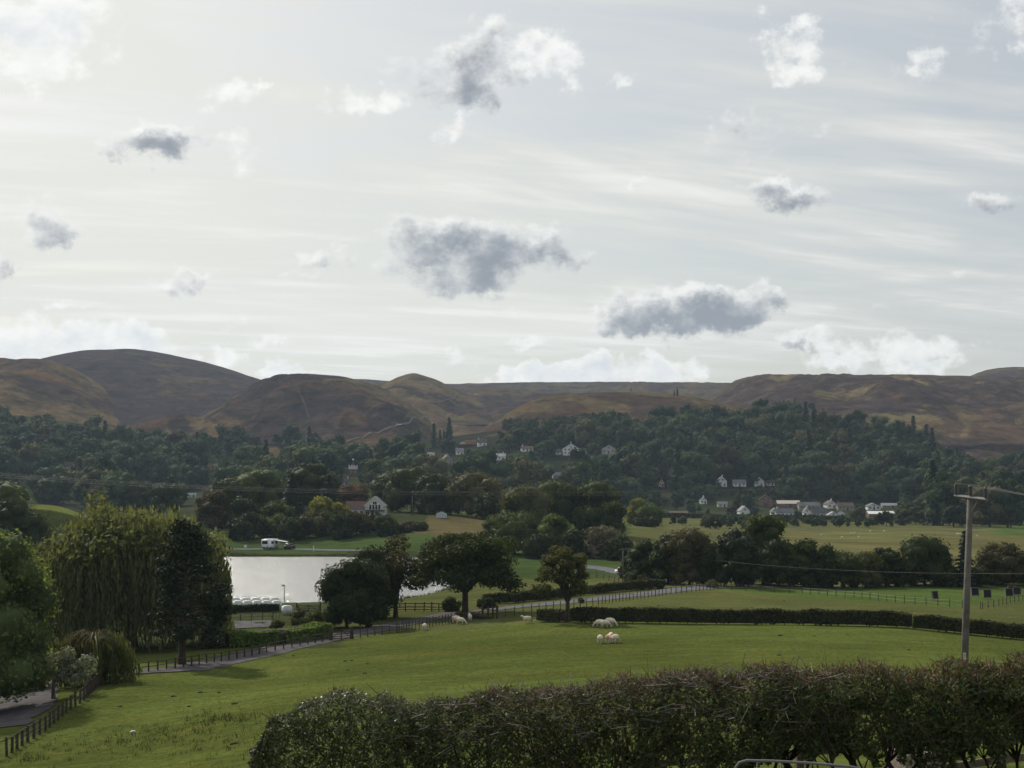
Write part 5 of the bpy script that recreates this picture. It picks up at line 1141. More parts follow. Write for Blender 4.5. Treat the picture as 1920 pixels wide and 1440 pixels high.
# ------------------------------------------------------------------ sheep
WOOL = bpy.data.materials.new('fleece'); WOOL.use_nodes = True; n = NT(WOOL.node_tree); b = n.n['Principled BSDF']
tc = n.new('ShaderNodeTexCoord').outputs['Object']; at = n.new('ShaderNodeAttribute', attribute_name='tint').outputs['Color']
n.l.new(n.mix(1.0, at, n.mix(n.noise(tc, 9, 4), (.75, .72, .66), (1.1, 1.08, 1.02)), 'MULTIPLY'), b.inputs['Base Color']); b.inputs['Roughness'].default_value = .95
bp = n.new('ShaderNodeBump'); bp.inputs['Distance'].default_value = .04; n.l.new(n.noise(tc, 26, 3), bp.inputs['Height']); n.l.new(bp.outputs[0], b.inputs['Normal'])
def sheep_mesh(pose, mark=False):
    bm = bmesh.new()
    def ball(c, r, rot=0):
        M = Matrix.Translation(c) @ Matrix.Rotation(rot, 4, 'Y') @ Matrix.Diagonal((*r, 1)); bmesh.ops.create_icosphere(bm, subdivisions=3, radius=1, matrix=M)
    def limb(pts_, rr):
        mb = MB(); mb.tube(pts_, rr, 8); me = mb.mesh('limb', WOOL); bm.from_mesh(me); bpy.data.meshes.remove(me)
    low = -.38 if pose == 'lie' else 0
    ball((0, 0, .60 + low), (.50, .26, .275)); ball((-.27, 0, .60 + low), (.27, .25, .27)); ball((.28, 0, .585 + low), (.25, .235, .27)); ball((0, 0, .68 + low), (.42, .2, .22)); ball((-.52, 0, .55 + low), (.06, .05, .13))
    if pose == 'graze': limb([(.38, 0, .62), (.62, 0, .42), (.76, 0, .20)], [.16, .115, .085]); ball((.80, 0, .13), (.075, .065, .15), .5); ears = [(.70, s * .12, .25) for s in (-1, 1)]
    else: limb([(.36, 0, .66 + low), (.56, 0, .83 + low), (.63, 0, .92 + low)], [.17, .12, .085]); ball((.72, 0, .90 + low), (.155, .068, .078), .45); ears = [(.60, s * .12, .95 + low) for s in (-1, 1)]
    for c in ears: ball(c, (.03, .075, .025))
    for x, s in ((.28, -1), (.28, 1), (-.34, -1), (-.34, 1)):
        if pose == 'lie': limb([(x, s * .14, .18), (x + .16, s * .2, .06), (x + .05, s * .22, .04)], [.08, .05, .035])
        elif x > 0: limb([(x, s * .13, .55), (x + .02, s * .13, .30), (x + .005, s * .13, .28), (x, s * .13, .02)], [.095, .05, .042, .04])
        else: limb([(x + .03, s * .13, .58), (x + .06, s * .13, .40), (x - .07, s * .13, .28), (x - .03, s * .13, .02)], [.12, .085, .045, .04])
    me = bpy.data.meshes.new('sheep_raw'); bm.to_mesh(me); bm.free()
    o = bpy.data.objects.new('sheep_raw', me); C.objects.link(o); r = o.modifiers.new('r', 'REMESH'); r.mode = 'VOXEL'; r.voxel_size = .026; sm = o.modifiers.new('s', 'SMOOTH'); sm.factor = .5; sm.iterations = 2
    dg = bpy.context.evaluated_depsgraph_get(); me2 = bpy.data.meshes.new_from_object(o.evaluated_get(dg)); bpy.data.objects.remove(o); bpy.data.meshes.remove(me)
    V = np.empty(len(me2.vertices) * 3, np.float32); me2.vertices.foreach_get('co', V); V = V.reshape(-1, 3)
    c = np.ones((len(V), 4), np.float32); c[:, :3] = (.74, .69, .58); leg = V[:, 2] < (.30 if pose != 'lie' else .02); c[leg, :3] = (.55, .50, .43)
    head = V[:, 0] > (.70 if pose != 'graze' else .68); c[head, :3] = (.62, .57, .50)
    if mark: c[(V[:, 0] < -.30) & (V[:, 2] > .45), :3] = (.60, .36, .30)
    at = me2.attributes.new('tint', 'FLOAT_COLOR', 'POINT'); at.data.foreach_set('color', c.ravel()); me2.materials.clear(); me2.materials.append(WOOL); me2.polygons.foreach_set('use_smooth', [True] * len(me2.polygons)); me2.name = 'sheep'; return me2
SH = {'graze': sheep_mesh('graze'), 'graze_mark': sheep_mesh('graze', True), 'stand': sheep_mesh('stand'), 'lie': sheep_mesh('lie')}
def sheep(px, py, pose, deg, label, group, s=1.12):
    p = hit(px, py); o = obj('sheep', SH[pose], loc=p, rz=math.radians(deg), label=label, cat='sheep', group=group); o.scale = (s * .88, s * .88, s * .88); return o
sheep(1125, 1207, 'graze', 78, 'lone cream sheep seen from behind, left of the near four', 'near sheep'); sheep(1141, 1206, 'graze_mark', 70, 'cream sheep at the left of the near huddle of three', 'near sheep'); sheep(1146, 1204, 'graze_mark', 95, 'tallest sheep in the middle of the near huddle with a pinkish rump', 'near sheep', 1.22); sheep(1154, 1206, 'graze', 60, 'cream sheep at the right of the near huddle of three', 'near sheep')
sheep(1125, 1176, 'graze', 165, 'cream sheep at the left of the three in front of the field hedge', 'sheep by the hedge'); sheep(1134, 1177, 'graze', 20, 'cream sheep in the middle of the three in front of the field hedge', 'sheep by the hedge'); sheep(1144, 1174, 'graze', -25, 'cream sheep at the right of the three in front of the field hedge', 'sheep by the hedge', 1.2)
sheep(796, 1182, 'graze', 80, 'cream sheep beside the close-set post fence', 'sheep under the oak'); sheep(855, 1168, 'graze_mark', 20, 'sheep at the left under the oak beside the rusty bush', 'sheep under the oak', 1.2); sheep(863, 1171, 'graze_mark', -10, 'sheep in front of the rusty bush under the oak', 'sheep under the oak', 1.15); sheep(881, 1164, 'stand', 100, 'pale sheep standing in the shade of the oak', 'sheep under the oak'); sheep(989, 1169, 'stand', 178, 'sheep standing side-on left of the slender oak', 'sheep under the oak', 1.15)
for i, (px, py) in enumerate(((1596, 1000), (1602, 999), (1632, 996), (1658, 996), (1579, 1008), (1610, 1007), (1795, 1001), (1800, 1001), (1832, 1005), (1540, 1003))):
    sheep(px, py + 2, 'graze', i * 47, 'tiny white sheep grazing on the far dry hill field', 'far sheep', .95)
# ------------------------------------------------------------------ archery targets
BOSS = mat('target_boss', (.022, .022, .026), .85, .1, var=.2, vscale=5); TF = mat('target_frame', (.20, .17, .13), .85, .1, var=.2)
def target(px, py, rz, label, face=BOSS, s=1.0):
    p = hit(px, py); e = empty('archery_target', p, rz, label=label, cat='target', group='archery targets'); e.scale = (s, s, s); M = Matrix.Translation((0, 0, .9)) @ Matrix.Rotation(math.radians(-12), 4, 'X')
    mb = MB(); mb.box((0, 0, 0), (1.12, .16, 1.12), M=M); obj('boss', mb.mesh('boss', face), e)
    mb = MB()
    for x in (-.6, .6): mb.box((x, .0, .03), (.07, .2, 1.3), M=M)
    mb.box((0, 0, .62), (1.27, .21, .07), M=M); mb.box((0, 0, -.61), (1.27, .21, .07), M=M); obj('frame', mb.mesh('frame', TF), e)
    for x in (-.56, .56): mb = MB(); mb.tube([(x, -.25, -.05), (x, -.12, .45)], .045, 5); obj('leg', mb.mesh('leg', TF), e)
    mb = MB(); mb.tube([(0, .75, -.05), (0, .15, 1.35)], .045, 5); obj('leg', mb.mesh('leg', TF), e)
for a in ((1753, 1127, .55, 'leftmost archery target turned aside left of the near pole'), (1828, 1120, .1, 'archery target with a blue-black face just right of the near pole', mat('target_face_blue', (.012, .016, .032), .8, .1)), (1851, 1124, 0, 'plain dark archery target right of the blue-black one'),
          (1892, 1121, .05, 'black-faced archery target in front of the pair at right'), (1897, 1116, .1, 'archery target half hidden behind the black-faced one'), (1907, 1118, -.3, 'rightmost grey archery target near the right edge')): target(*a)
# ------------------------------------------------------------------ vehicles
VW = mat('vehicle_white', (.78, .79, .80), .3, .5); VD = mat('vehicle_dark', (.03, .03, .036), .3, .5); GLS = mat('vehicle_glass', (.015, .018, .022), .06, .5); TY = mat('tyre', (.02, .02, .02), .9, .1); LMP = mat('lamp_red', (.35, .03, .03), .3, .5); HUB = mat('wheel_rim', (.4, .4, .4), .4, .5, metal=.7)
def wheel(e, x, y, r=.33, w=.22):
    mb = MB(); mb.tube([(x, y - w / 2, r), (x, y + w / 2, r)], r, 16); o = obj('wheel', mb.mesh('wheel', TY), e); mb = MB(); mb.tube([(x, y - w / 2 - .01, r), (x, y + w / 2 + .01, r)], r * .55, 10); obj('rim', mb.mesh('rim', HUB), o)
def bevel(me, w=.12, s=3):
    bm = bmesh.new(); bm.from_mesh(me); bmesh.ops.bevel(bm, geom=list(bm.edges), offset=w, segments=s, affect='EDGES'); bm.to_mesh(me); bm.free(); me.polygons.foreach_set('use_smooth', [True] * len(me.polygons)); return me
p = hit(507, 1029); e = empty('motorhome', p, math.radians(68), label='white motorhome with a dark end window parked behind the lake', cat='motorhome')
mb = MB(); mb.prism([(-2.9, .4), (2.7, .4), (2.95, .9), (2.85, 2.3), (2.2, 2.75), (-2.8, 2.75), (-2.95, 2.4), (-2.95, .5)], -1.15, 1.15); obj('body', bevel(mb.mesh('body', VW), .1), e)
for args in (((-2.96, 0, 1.85), (.05, 1.75, .85)), ((2.9, 0, 1.75), (.12, 1.8, .8)), ((-.8, -1.16, 1.8), (1.3, .05, .7)), ((1.3, -1.16, 1.8), (1.1, .05, .7)), ((-.8, 1.16, 1.8), (1.3, .05, .7)), ((1.3, 1.16, 1.8), (1.1, .05, .7))): mb = MB(); mb.box(*args); obj('window', mb.mesh('window', GLS), e)
for y in (-.9, .9): mb = MB(); mb.box((-2.96, y, .85), (.05, .22, .3)); obj('tail_lamp', mb.mesh('tail_lamp', LMP), e)
mb = MB(); mb.box((-2.98, 0, .5), (.1, 2.2, .22)); obj('bumper', mb.mesh('bumper', VD), e)
for x in (-1.6, 1.7):
    for y in (-1.05, 1.05): wheel(e, x, y)
p = hit(524, 1029); e = empty('awning', p, math.radians(-8), label='white sloping awning tent beside the motorhome', cat='awning')
mb = MB(); mb.add([(-1.8, -1.3, 2.6), (2.2, -1.3, 2.0), (2.2, 1.3, 2.0), (-1.8, 1.3, 2.6), (-1.8, -1.3, 2.52), (2.2, -1.3, 1.92), (2.2, 1.3, 1.92), (-1.8, 1.3, 2.52)], [(0, 1, 2, 3), (7, 6, 5, 4), (0, 4, 5, 1), (1, 5, 6, 2), (2, 6, 7, 3), (3, 7, 4, 0)]); obj('canopy', mb.mesh('canopy', VW), e)
for x, z in ((-1.75, 2.55), (2.15, 1.95)):
    for y in (-1.25, 1.25): mb = MB(); mb.tube([(x, y, -.1), (x, y, z)], .04, 6); obj('pole', mb.mesh('pole', STEEL), e)
mb = MB(); mb.box((2.17, 0, .98), (.04, 2.4, 1.9)); obj('side_wall', mb.mesh('side_wall', mat('awning_grey', (.25, .26, .28), .8)), e)
def car(p, rz, paint, label, s=1.0, group=None):
    e = empty('car', p, rz, label=label, cat='car', group=group); e.scale = (s, s, s)
    mb = MB(); mb.prism([(-2.1, .3), (2.1, .3), (2.15, .6), (2.0, .85), (1.1, .98), (-1.9, 1.0), (-2.15, .8)], -.86, .86); obj('body', bevel(mb.mesh('body', paint), .07, 2), e)
    mb = MB(); mb.prism([(1.15, .95), (.45, 1.42), (-1.3, 1.45), (-1.95, .98)], -.74, .74); cb = obj('cabin', bevel(mb.mesh('cabin', paint), .05, 2), e)
    for y in (-.745, .745): mb = MB(); mb.add([(.95, y, 1.0), (.4, y, 1.36), (-1.2, y, 1.38), (-1.65, y, 1.02), (.95, y * 1.02, 1.0), (.4, y * 1.02, 1.36), (-1.2, y * 1.02, 1.38), (-1.65, y * 1.02, 1.02)], [(0, 1, 2, 3), (4, 5, 6, 7), (0, 4, 5, 1), (2, 6, 7, 3), (1, 5, 6, 2), (3, 7, 4, 0)]); obj('window', mb.mesh('window', GLS), cb)
    for a, b2 in (((1.16, 1.0), (.5, 1.40)), ((-1.94, 1.02), (-1.36, 1.42))): mb = MB(); dx = .03 if a[0] > 0 else -.03; mb.add([(a[0] + dx, -.62, a[1]), (b2[0] + dx, -.6, b2[1]), (b2[0] + dx, .6, b2[1]), (a[0] + dx, .62, a[1])], [(0, 1, 2, 3)]); obj('windscreen', mb.mesh('windscreen', GLS), cb)
    for x in (-1.3, 1.35):
        for y in (-.8, .8): wheel(e, x, y)
    for y in (-.65, .65): mb = MB(); mb.box((-2.12, y, .72), (.08, .3, .16)); obj('tail_lamp', mb.mesh('tail_lamp', LMP), e); mb = MB(); mb.box((2.1, y, .68), (.08, .32, .14)); obj('headlight', mb.mesh('headlight', HUB), e)
car(hit(543, 1029.5), math.radians(80), VD, 'dark car parked right of the white motorhome', 1.12)
car(hit(1173, 1077), math.radians(20), VW, 'white car half hidden behind shrubs by the wooden wire pole'); car(hit(1190, 1080), math.radians(10), mat('vehicle_silver', (.5, .51, .53), .3, .5, metal=.4), 'silver car half hidden in the shrubs right of the white car')
car(hit_any(748, 799) + Vector((0, 0, .9)), math.radians(25), VW, 'white car on the pale hill road', 1.25); car(hit_any(893, 741.5) + Vector((0, 0, .9)), math.radians(10), VW, 'white car far up towards the valley head', 1.3)
# ------------------------------------------------------------------ the yard by the lake
WRAP = mat('bale_wrap', (.56, .59, .56), .42, .4, var=.10, vscale=1.5, bump=.35, bscale=3)
bm = bmesh.new(); bmesh.ops.create_cone(bm, cap_ends=True, segments=20, radius1=.74, radius2=.74, depth=1.35); bmesh.ops.bevel(bm, geom=[e_ for e_ in bm.edges if len(e_.link_faces) == 2 and abs(e_.calc_face_angle(0)) > 1], offset=.14, segments=3, affect='EDGES')
for v_ in bm.verts: v_.co.z *= 1 + .02 * math.sin(v_.co.x * 9); v_.co.x *= 1.03
bale = bpy.data.meshes.new('wrapped_bale'); bm.to_mesh(bale); bm.free(); bale.materials.append(WRAP); bale.polygons.foreach_set('use_smooth', [True] * len(bale.polygons))
def bale_at(px, py, rz, label, up=0, dy=0):
    p = hit(px, py) + Vector((0, dy, .66 + up)); o = obj('wrapped_bale', bale, loc=p, label=label, cat='bale', group='wrapped bales'); o.rotation_euler = (0, 0, rz); return o
for i, px in enumerate((428, 446, 464, 482, 500, 519)):
    bale_at(px, 1146.5, .25 + .05 * math.sin(i * 5), ORD[i] + ' white wrapped bale from the left in the front row by the lake', up=.25)
for i, px in enumerate((437, 456, 475, 494, 511)): bale_at(px, 1145, .3 + .05 * math.cos(i * 3), ORD[i] + ' white wrapped bale from the left in the back row by the lake', up=.42, dy=1.9)
bale_at(538, 1153, 1.2, 'single white wrapped bale at the foot of the lamp post')
p = hit(533, 1150); e = empty('lamp_post', p, 0, label='slim floodlight post standing against the bright lake', cat='lamp post'); H = 52 * p.y / F
mb = MB(); mb.tube([(0, 0, -.3), (0, 0, H)], [.06, .045], 8); obj('post', mb.mesh('post', STEEL), e); mb = MB(); mb.box((-.12, 0, H + .02), (.5, .3, .16)); mb.box((-.2, 0, H - .07), (.26, .24, .04)); obj('lamp_head', mb.mesh('lamp_head', VD), e)
for i, (px, py, a) in enumerate(((512, 1162, .9), (526, 1162, .9), (473, 1170, .6), (517, 1169, .45))):
    p = hit(px, py); mb = MB(); M = Matrix.Translation((0, 0, .75)) @ Matrix.Rotation(-a, 4, 'Y'); mb.box((0, 0, 0), (1.0, .18, .05), M=M); mb.box((-.25, 0, .0), (.06, .06, .06), M=M); mb.tube([(-.2, .05, -.1), (-.1, .05, .7)], .03, 5)
    obj('leaning_board', mb.mesh('leaning_board', WOODP), loc=p, label=('pale tilted board at the right of the yard rails', 'second pale tilted board right beside the first', 'pale tilted board at the left in the yard', 'lowest pale tilted board above the lush hedge')[i], cat='board', group='tilted boards in the yard')
strip('yard', [(440,1176),(470,1175),(512,1172)], 4.5, mat('yard_concrete', (.12, .118, .12), 1.0, 0.0, var=.2, vscale=.8), 'pale concrete yard behind the lush hedge', dz=.1)
for px, py, h, w, lab in ((588, 1034, 1.55, .22, 'white marker post on the far lake bank'), (460, 1028, .9, .7, 'small white sign board left of the motorhome')):
    p = hit(px, py); e = empty('marker_sign', p, 0, label=lab, cat='sign'); mb = MB(); mb.box((0, 0, h * .65), (w, .08, h * .7)); obj('panel', mb.mesh('panel', VW), e); mb = MB(); mb.box((-w * .35, .06, h * .3), (.07, .07, h * .9)); mb.box((w * .35, .06, h * .3), (.07, .07, h * .9)); obj('leg', mb.mesh('leg', VW), e)
# fallen trunk under the oak
p = hit(897, 1161); mb = MB(); mb.tube([(-1.9, .3, .45), (-.8, .1, .55), (.4, 0, .38), (1.9, -.2, .12)], [.30, .42, .34, .12], 9); mb.tube([(-.3, 0, .5), (.3, .4, 1.0)], [.14, .05], 6); obj('fallen_trunk', mb.mesh('fallen_trunk', BARK, True), loc=p, label='dark fallen trunk lying under the oak', cat='log')
# white stone in the field
p = hit(250, 1374); V = ICOV * np.array([.20, .14, .11]) * (1 + .18 * np.random.default_rng(3).normal(size=(len(ICOV), 1))) + np.array([0, 0, .06]); obj('pale_stone', np_mesh('pale_stone', V, [ICOF], [mat('pale_rock', (.55, .53, .47), .9)]), loc=p, label='small pale stone lying in the grass at the lower left', cat='stone')
# ------------------------------------------------------------------ the big twiggy hedge in the foreground
rng = np.random.default_rng(2024)
HT = [(480,1392),(505,1348),(545,1318),(600,1303),(660,1296),(700,1306),(760,1312),(830,1314),(900,1308),(950,1296),(1000,1290),(1060,1281),(1130,1276),(1200,1270),(1300,1263),(1400,1256),(1480,1252),(1560,1258),(1640,1254),(1720,1249),(1790,1240),(1860,1236),(1990,1234),(2460,1231)]
def hY(px): return np.interp(px, [480, 1000, 1920, 2460], [25.0, 22.6, 19.2, 17.7])
def hpos(px, t):                     # t: metres behind (+) or before (-) the hedge's middle line
    Y = hY(px); return (px - 960) / F * Y, Y + t
def htop(px): return (HZ - np.interp(px, *zip(*HT))) / F * hY(px)
hx0, hy0 = hpos(1300, 0); org = Vector((float(hx0), float(hy0), G(float(hx0), float(hy0))))
hedge = empty('hedge', org, 0, label='big overgrown twiggy hedge across the right foreground', cat='hedge')
ga = np.array([[G(*map(float, hpos(p, 0)))] for p in np.arange(470, 2470, 20)])[:, 0]; gbase = lambda px: np.interp(px, np.arange(470, 2470, 20), ga)
def body(n, seed, lo=470, hi=2400, top=.0):
    r = np.random.default_rng(seed); px = lo + (hi - lo) * r.random(n); zt = htop(px) + .13 * fbm(px / 30, px * 0, 4, 4)
    thick = .60 + .15 * fbm(px / 70, px * 0 + 2, 8, 3); bot = 1.30 + .22 * fbm(px / 45, px * 0 + 9, 6, 3)            # depth of the leafy part below the top
    bot = np.where(px < 720, bot + .25, bot); bot = bot + (-.24 + .30 * fbm(px / 17, px * 0 + 5, 19, 3)) * np.clip((px - 1380) / 200, 0, 1)
    q = r.random(n); d = np.empty(n); t = np.empty(n)
    a = q < .48                       # front face
    d[a] = bot[a] * r.random(a.sum()) ** .9; t[a] = -thick[a] * (.72 + .34 * r.random(a.sum()))
    b_ = (q >= .48) & (q < .66); d[b_] = .16 * r.random(b_.sum()) ** 1.5; t[b_] = thick[b_] * (2 * r.random(b_.sum()) - 1)
    c_ = q >= .66; d[c_] = bot[c_] * r.random(c_.sum()); t[c_] = thick[c_] * (2 * r.random(c_.sum()) - 1)
    t *= np.clip(.55 + d * 1.6, 0, 1)        # rounded shoulder
    end = np.clip((px - 478) / 190, .08, 1); t *= end ** .5; d = d * np.where(px < 600, .45 + .55 * end, 1) + np.where(px < 600, (1 - end) * .12, 0)
    t += .20 * fbm(px / 24, d * 4, 12, 4)
    x, y = hpos(px, t); return px, np.stack([x, y, zt - d], 1) - np.array(org), d, t, r
def leaf_layer(n, seed, m, size, keepf, name, tintf, lo=470, hi=2400):
    px, pos, d, t, r = body(n, seed, lo, hi); k = r.random(n) < keepf(px, d); px, pos, d, t = px[k], pos[k], d[k], t[k]
    nor = np.stack([0 * t, np.where(t < 0, -.8, .4), .7 + 0 * t], 1) + 1.0 * unit(r, len(px))
    V, Fq, T = cards(r, pos, nor, size * (.5 + 1.1 * r.random(len(px)) ** 1.6), aspect=.48, tint=tintf(px, d, r)); return obj(name, np_mesh(name, V, [Fq], [m], tint=T), hedge)
L1 = leaf_mat('hedge_leaf_green', (.060, .080, .030), .25, .6, .14, var=.01); L2 = leaf_mat('hedge_leaf_silver', (.110, .126, .095), .2, .45, .24, var=.01); L3 = leaf_mat('hedge_leaf_autumn', (.105, .075, .030), .3, .6, .2, var=.01)
cov = lambda px: np.interp(px, [470, 760, 900, 1000, 1150, 1350, 1500, 2200], [.50, .78, .72, .55, .55, .85, 1, 1])
leaf_layer(195000, 1, L1, .028, lambda px, d: cov(px) * np.clip(.95 + 1.3 * fbm(px / 22, d * 5, 15, 3), .25, 1) * np.clip(.22 + d * 4.2, 0, 1) * np.where(px > 1000, np.clip(.15 + d * 3.4, 0, 1), 1), 'foliage', lambda px, d, r: np.clip(1 + .3 * r.normal(size=(len(px), 1)) + .35 * fbm(px / 60, d * 2.5, 3, 3)[:, None], .3, 2.2) * np.array([[1, 1, 1]]))
leaf_layer(20000, 2, L2, .026, lambda px, d: np.interp(px, [470, 640, 740, 900, 1050, 1200], [1, .9, .55, .22, .04, .0]) * np.clip(1.1 - d * .6, 0, 1), 'silver_foliage', lambda px, d, r: np.clip(1 + .35 * r.normal(size=(len(px), 1)), .3, 2.4) * np.ones((1, 3)), 470, 1250)
leaf_layer(7000, 3, L3, .024, lambda px, d: np.where(px > 700, np.clip(.7 - d * .8, .06, 1), .1), 'autumn_foliage', lambda px, d, r: np.clip(1 + .35 * r.normal(size=(len(px), 1)), .3, 2.4) * np.where(r.random((len(px), 1)) < .5, np.array([[1, 1, 1]]), np.array([[1.1, .65, .7]])))
def sticks(name, P0, D, Ln, R, m, seed, bend=.25, parent=hedge):
    r = np.random.default_rng(seed); n = len(P0); D = D / np.linalg.norm(D, axis=1)[:, None]; D2 = D + bend * unit(r, n); D2 /= np.linalg.norm(D2, axis=1)[:, None]
    p1 = P0 + D * (Ln * .5)[:, None]; p2 = p1 + D2 * (Ln * .5)[:, None]; a = np.cross(D, unit(r, n)); a /= np.linalg.norm(a, axis=1)[:, None] + 1e-9; b_ = np.cross(D, a)
    V = np.zeros((n, 9, 3))
    for j, (p, k) in enumerate(((P0, 1.0), (p1, .8), (p2, .45))):
        for i in range(3): th = 2.094 * i; V[:, j * 3 + i] = p + (a * math.cos(th) + b_ * math.sin(th)) * (R * k)[:, None]
    base = (np.arange(n) * 9)[:, None, None]; q = np.array([(0, 1, 4, 3), (1, 2, 5, 4), (2, 0, 3, 5), (3, 4, 7, 6), (4, 5, 8, 7), (5, 3, 6, 8)])[None]
    T = np.repeat(np.clip(1 + .35 * r.normal(size=(n, 1)), .3, 2.2) * (1 + .08 * r.normal(size=(n, 3))), 9, axis=0)
    return obj(name, np_mesh(name, V.reshape(-1, 3), [(base + q).reshape(-1, 4)], [m], tint=T), parent)
TW = leaf_mat('twig_brown', (.098, .072, .056), 0.0, .8, .15, var=.01); TWR = leaf_mat('twig_red', (.125, .062, .050), 0.0, .7, .2, var=.01); TWG = leaf_mat('twig_grey', (.175, .160, .140), 0.0, .8, .15, var=.01)
px, pos, d, t, r = body(13800, 11); k = r.random(len(px)) < np.interp(px, [470, 800, 1000, 1300, 1500, 2200], [.22, .4, .85, .75, .42, .42]); pos, px, d = pos[k], px[k], d[k]
D = unit(r, len(px)) + np.array([0, -.15, .55]); sticks('twigs', pos, D, np.minimum(.12 + .34 * r.random(len(px)) ** 1.5, .07 + d * 1.2), .0028 + .0035 * r.random(len(px)) ** 2, TW, 12)
px, pos, d, t, r = body(9000, 13, 880, 2400); k = d < .22; pos, px = pos[k], px[k]       # cut tops
D = unit(r, len(px)) * .75 + np.array([0, 0, .75]); sticks('cut_tops', pos - np.array([0, 0, .05]), D, .06 + .11 * r.random(len(px)), .004 + .0045 * r.random(len(px)), TWR, 14)
px, pos, d, t, r = body(2600, 15, 700, 1560); k = (d < .6); pos, px = pos[k], px[k]
D = unit(r, len(px)) * np.array([1, .6, .5]) + np.array([0, -.1, .15]); sticks('grey_branches', pos - np.array([0, 0, .06]), D * np.array([1, 1, .55]), .16 + .30 * r.random(len(px)), .004 + .005 * r.random(len(px)), TWG, 16)
px, pos, d, t, r = body(150, 17); k = d < .1; pos, px = pos[k], px[k]                    # long whips above the top
D = unit(r, len(px)) * .5 + np.array([0, 0, 1.0]); sticks('whips', pos - np.array([0, 0, .1]), D, .25 + .30 * r.random(len(px)) ** 2, .0035 + .002 * r.random(len(px)), TW, 18, bend=.5)
hb = mat('hedge_bark', (.045, .036, .030), .95, .1, var=.3, vscale=12, bump=.6, bscale=40)
for i in range(70):                                                                       # old stems
    px_ = 590 + 1800 * rng.random() ** .85; x, y = hpos(px_, .25 * rng.normal()); g = G(float(x), float(y)); zt = float(htop(px_)); b0 = Vector((float(x), float(y), g - .1)) - org; h = zt - g
    mb = MB(); r0 = .010 + .042 * rng.random() ** 1.8; l1 = Vector(rng.normal(size=3)) * .20; mid = b0 + Vector((l1.x, l1.y, h * .32)); 
    mb.tube([b0, b0.lerp(mid, .5) + Vector(rng.normal(size=3)) * .03, mid], [r0 * 1.3, r0 * 1.05, r0 * .95], 7)
    for q in range(5):
        e1 = mid + Vector((rng.normal() * .35, rng.normal() * .22, h * (.25 + .25 * rng.random()))); e2 = e1 + Vector((rng.normal() * .25, rng.normal() * .2, h * .25 * rng.random())); mb.tube([mid - Vector((0, 0, .03)), mid.lerp(e1, .5) + Vector(rng.normal(size=3)) * .05, e1, e2], [r0 * .6, r0 * .45, r0 * .3, r0 * .1], 5, cap=False)
    obj('stem', mb.mesh('stem', hb, True), hedge)
# post-and-rail fence showing under the hedge
FW = mat('old_rail_wood', (.135, .115, .085), .95, .1, var=.3, vscale=6, bump=.5, bscale=30)
fo = Vector(PX(1872, 1440, 24.5)); e = empty('rail_fence', fo, 0, label='weathered post-and-rail fence under the right end of the foreground hedge', cat='fence')
for px_ in (1170, 1330, 1500, 1690, 1874, 2050):
    Y = 26.5 - (px_ - 1170) * .0028; p = Vector(PX(px_, np.interp(px_, [1170, 1435, 1830, 1920, 2100], [1425, 1404, 1374, 1368, 1362]), Y)); g = G(p.x, p.y); mb = MB(); mb.box((0, 0, (g - .3 - p.z) / 2), (.13, .10, p.z - g + .3)); o = obj('post', mb.mesh('post', FW), e, loc=p - fo); o.rotation_euler = (0, math.radians(-3 if px_ > 1800 else 2), .2)
for (a, b2) in (((1170, 1436), (1330, 1424)), ((1330, 1424), (1500, 1411)), ((1500, 1411), (1690, 1396)), ((1690, 1396), (1874, 1385)), ((1874, 1385), (2050, 1378)), ((1700, 1452), (1874, 1424)), ((1874, 1424), (2050, 1408)), ((1500, 1475), (1700, 1452))):
    Ya, Yb = 26.35 - (a[0] - 1170) * .0028, 26.35 - (b2[0] - 1170) * .0028; A, B = Vector(PX(*a, Ya)) - fo, Vector(PX(*b2, Yb)) - fo; up = Vector((0, 0, .06)); nn = Vector((0, .025, 0)); mb = MB()
    mb.add([A - nn - up, A + nn - up, A + nn + up, A - nn + up, B - nn - up, B + nn - up, B + nn + up, B - nn + up], [(0, 3, 2, 1), (4, 5, 6, 7), (0, 1, 5, 4), (1, 2, 6, 5), (2, 3, 7, 6), (3, 0, 4, 7)]); obj('rail', mb.mesh('rail', FW), e)
# galvanised hurdle in front of the hedge
ho = Vector(PX(1500, 1440, 17.6)); e = empty('metal_hurdle', ho, 0, label='grey tubular metal hurdle leaning under the foreground hedge', cat='hurdle')
tp = [(1378, 1470), (1379, 1440), (1386, 1430), (1400, 1426), (1450, 1427), (1520, 1431), (1590, 1437), (1612, 1441), (1624, 1450), (1626, 1480)]
mb = MB(); mb.tube([Vector(PX(a, b2, 17.6)) - ho for a, b2 in tp], .016, 7); obj('frame', mb.mesh('frame', STEEL, True), e)
for a in (1420, 1465, 1510, 1555, 1595): mb = MB(); mb.tube([Vector(PX(a, np.interp(a, [1400, 1590], [1427, 1437]), 17.6)) - ho, Vector(PX(a, 1490, 17.6)) - ho], .011, 6); obj('bar', mb.mesh('bar', STEEL, True), e)
mb = MB(); mb.tube([Vector(PX(1380, 1452, 17.6)) - ho, Vector(PX(1624, 1463, 17.6)) - ho], .011, 6); obj('bar', mb.mesh('bar', STEEL, True), e)
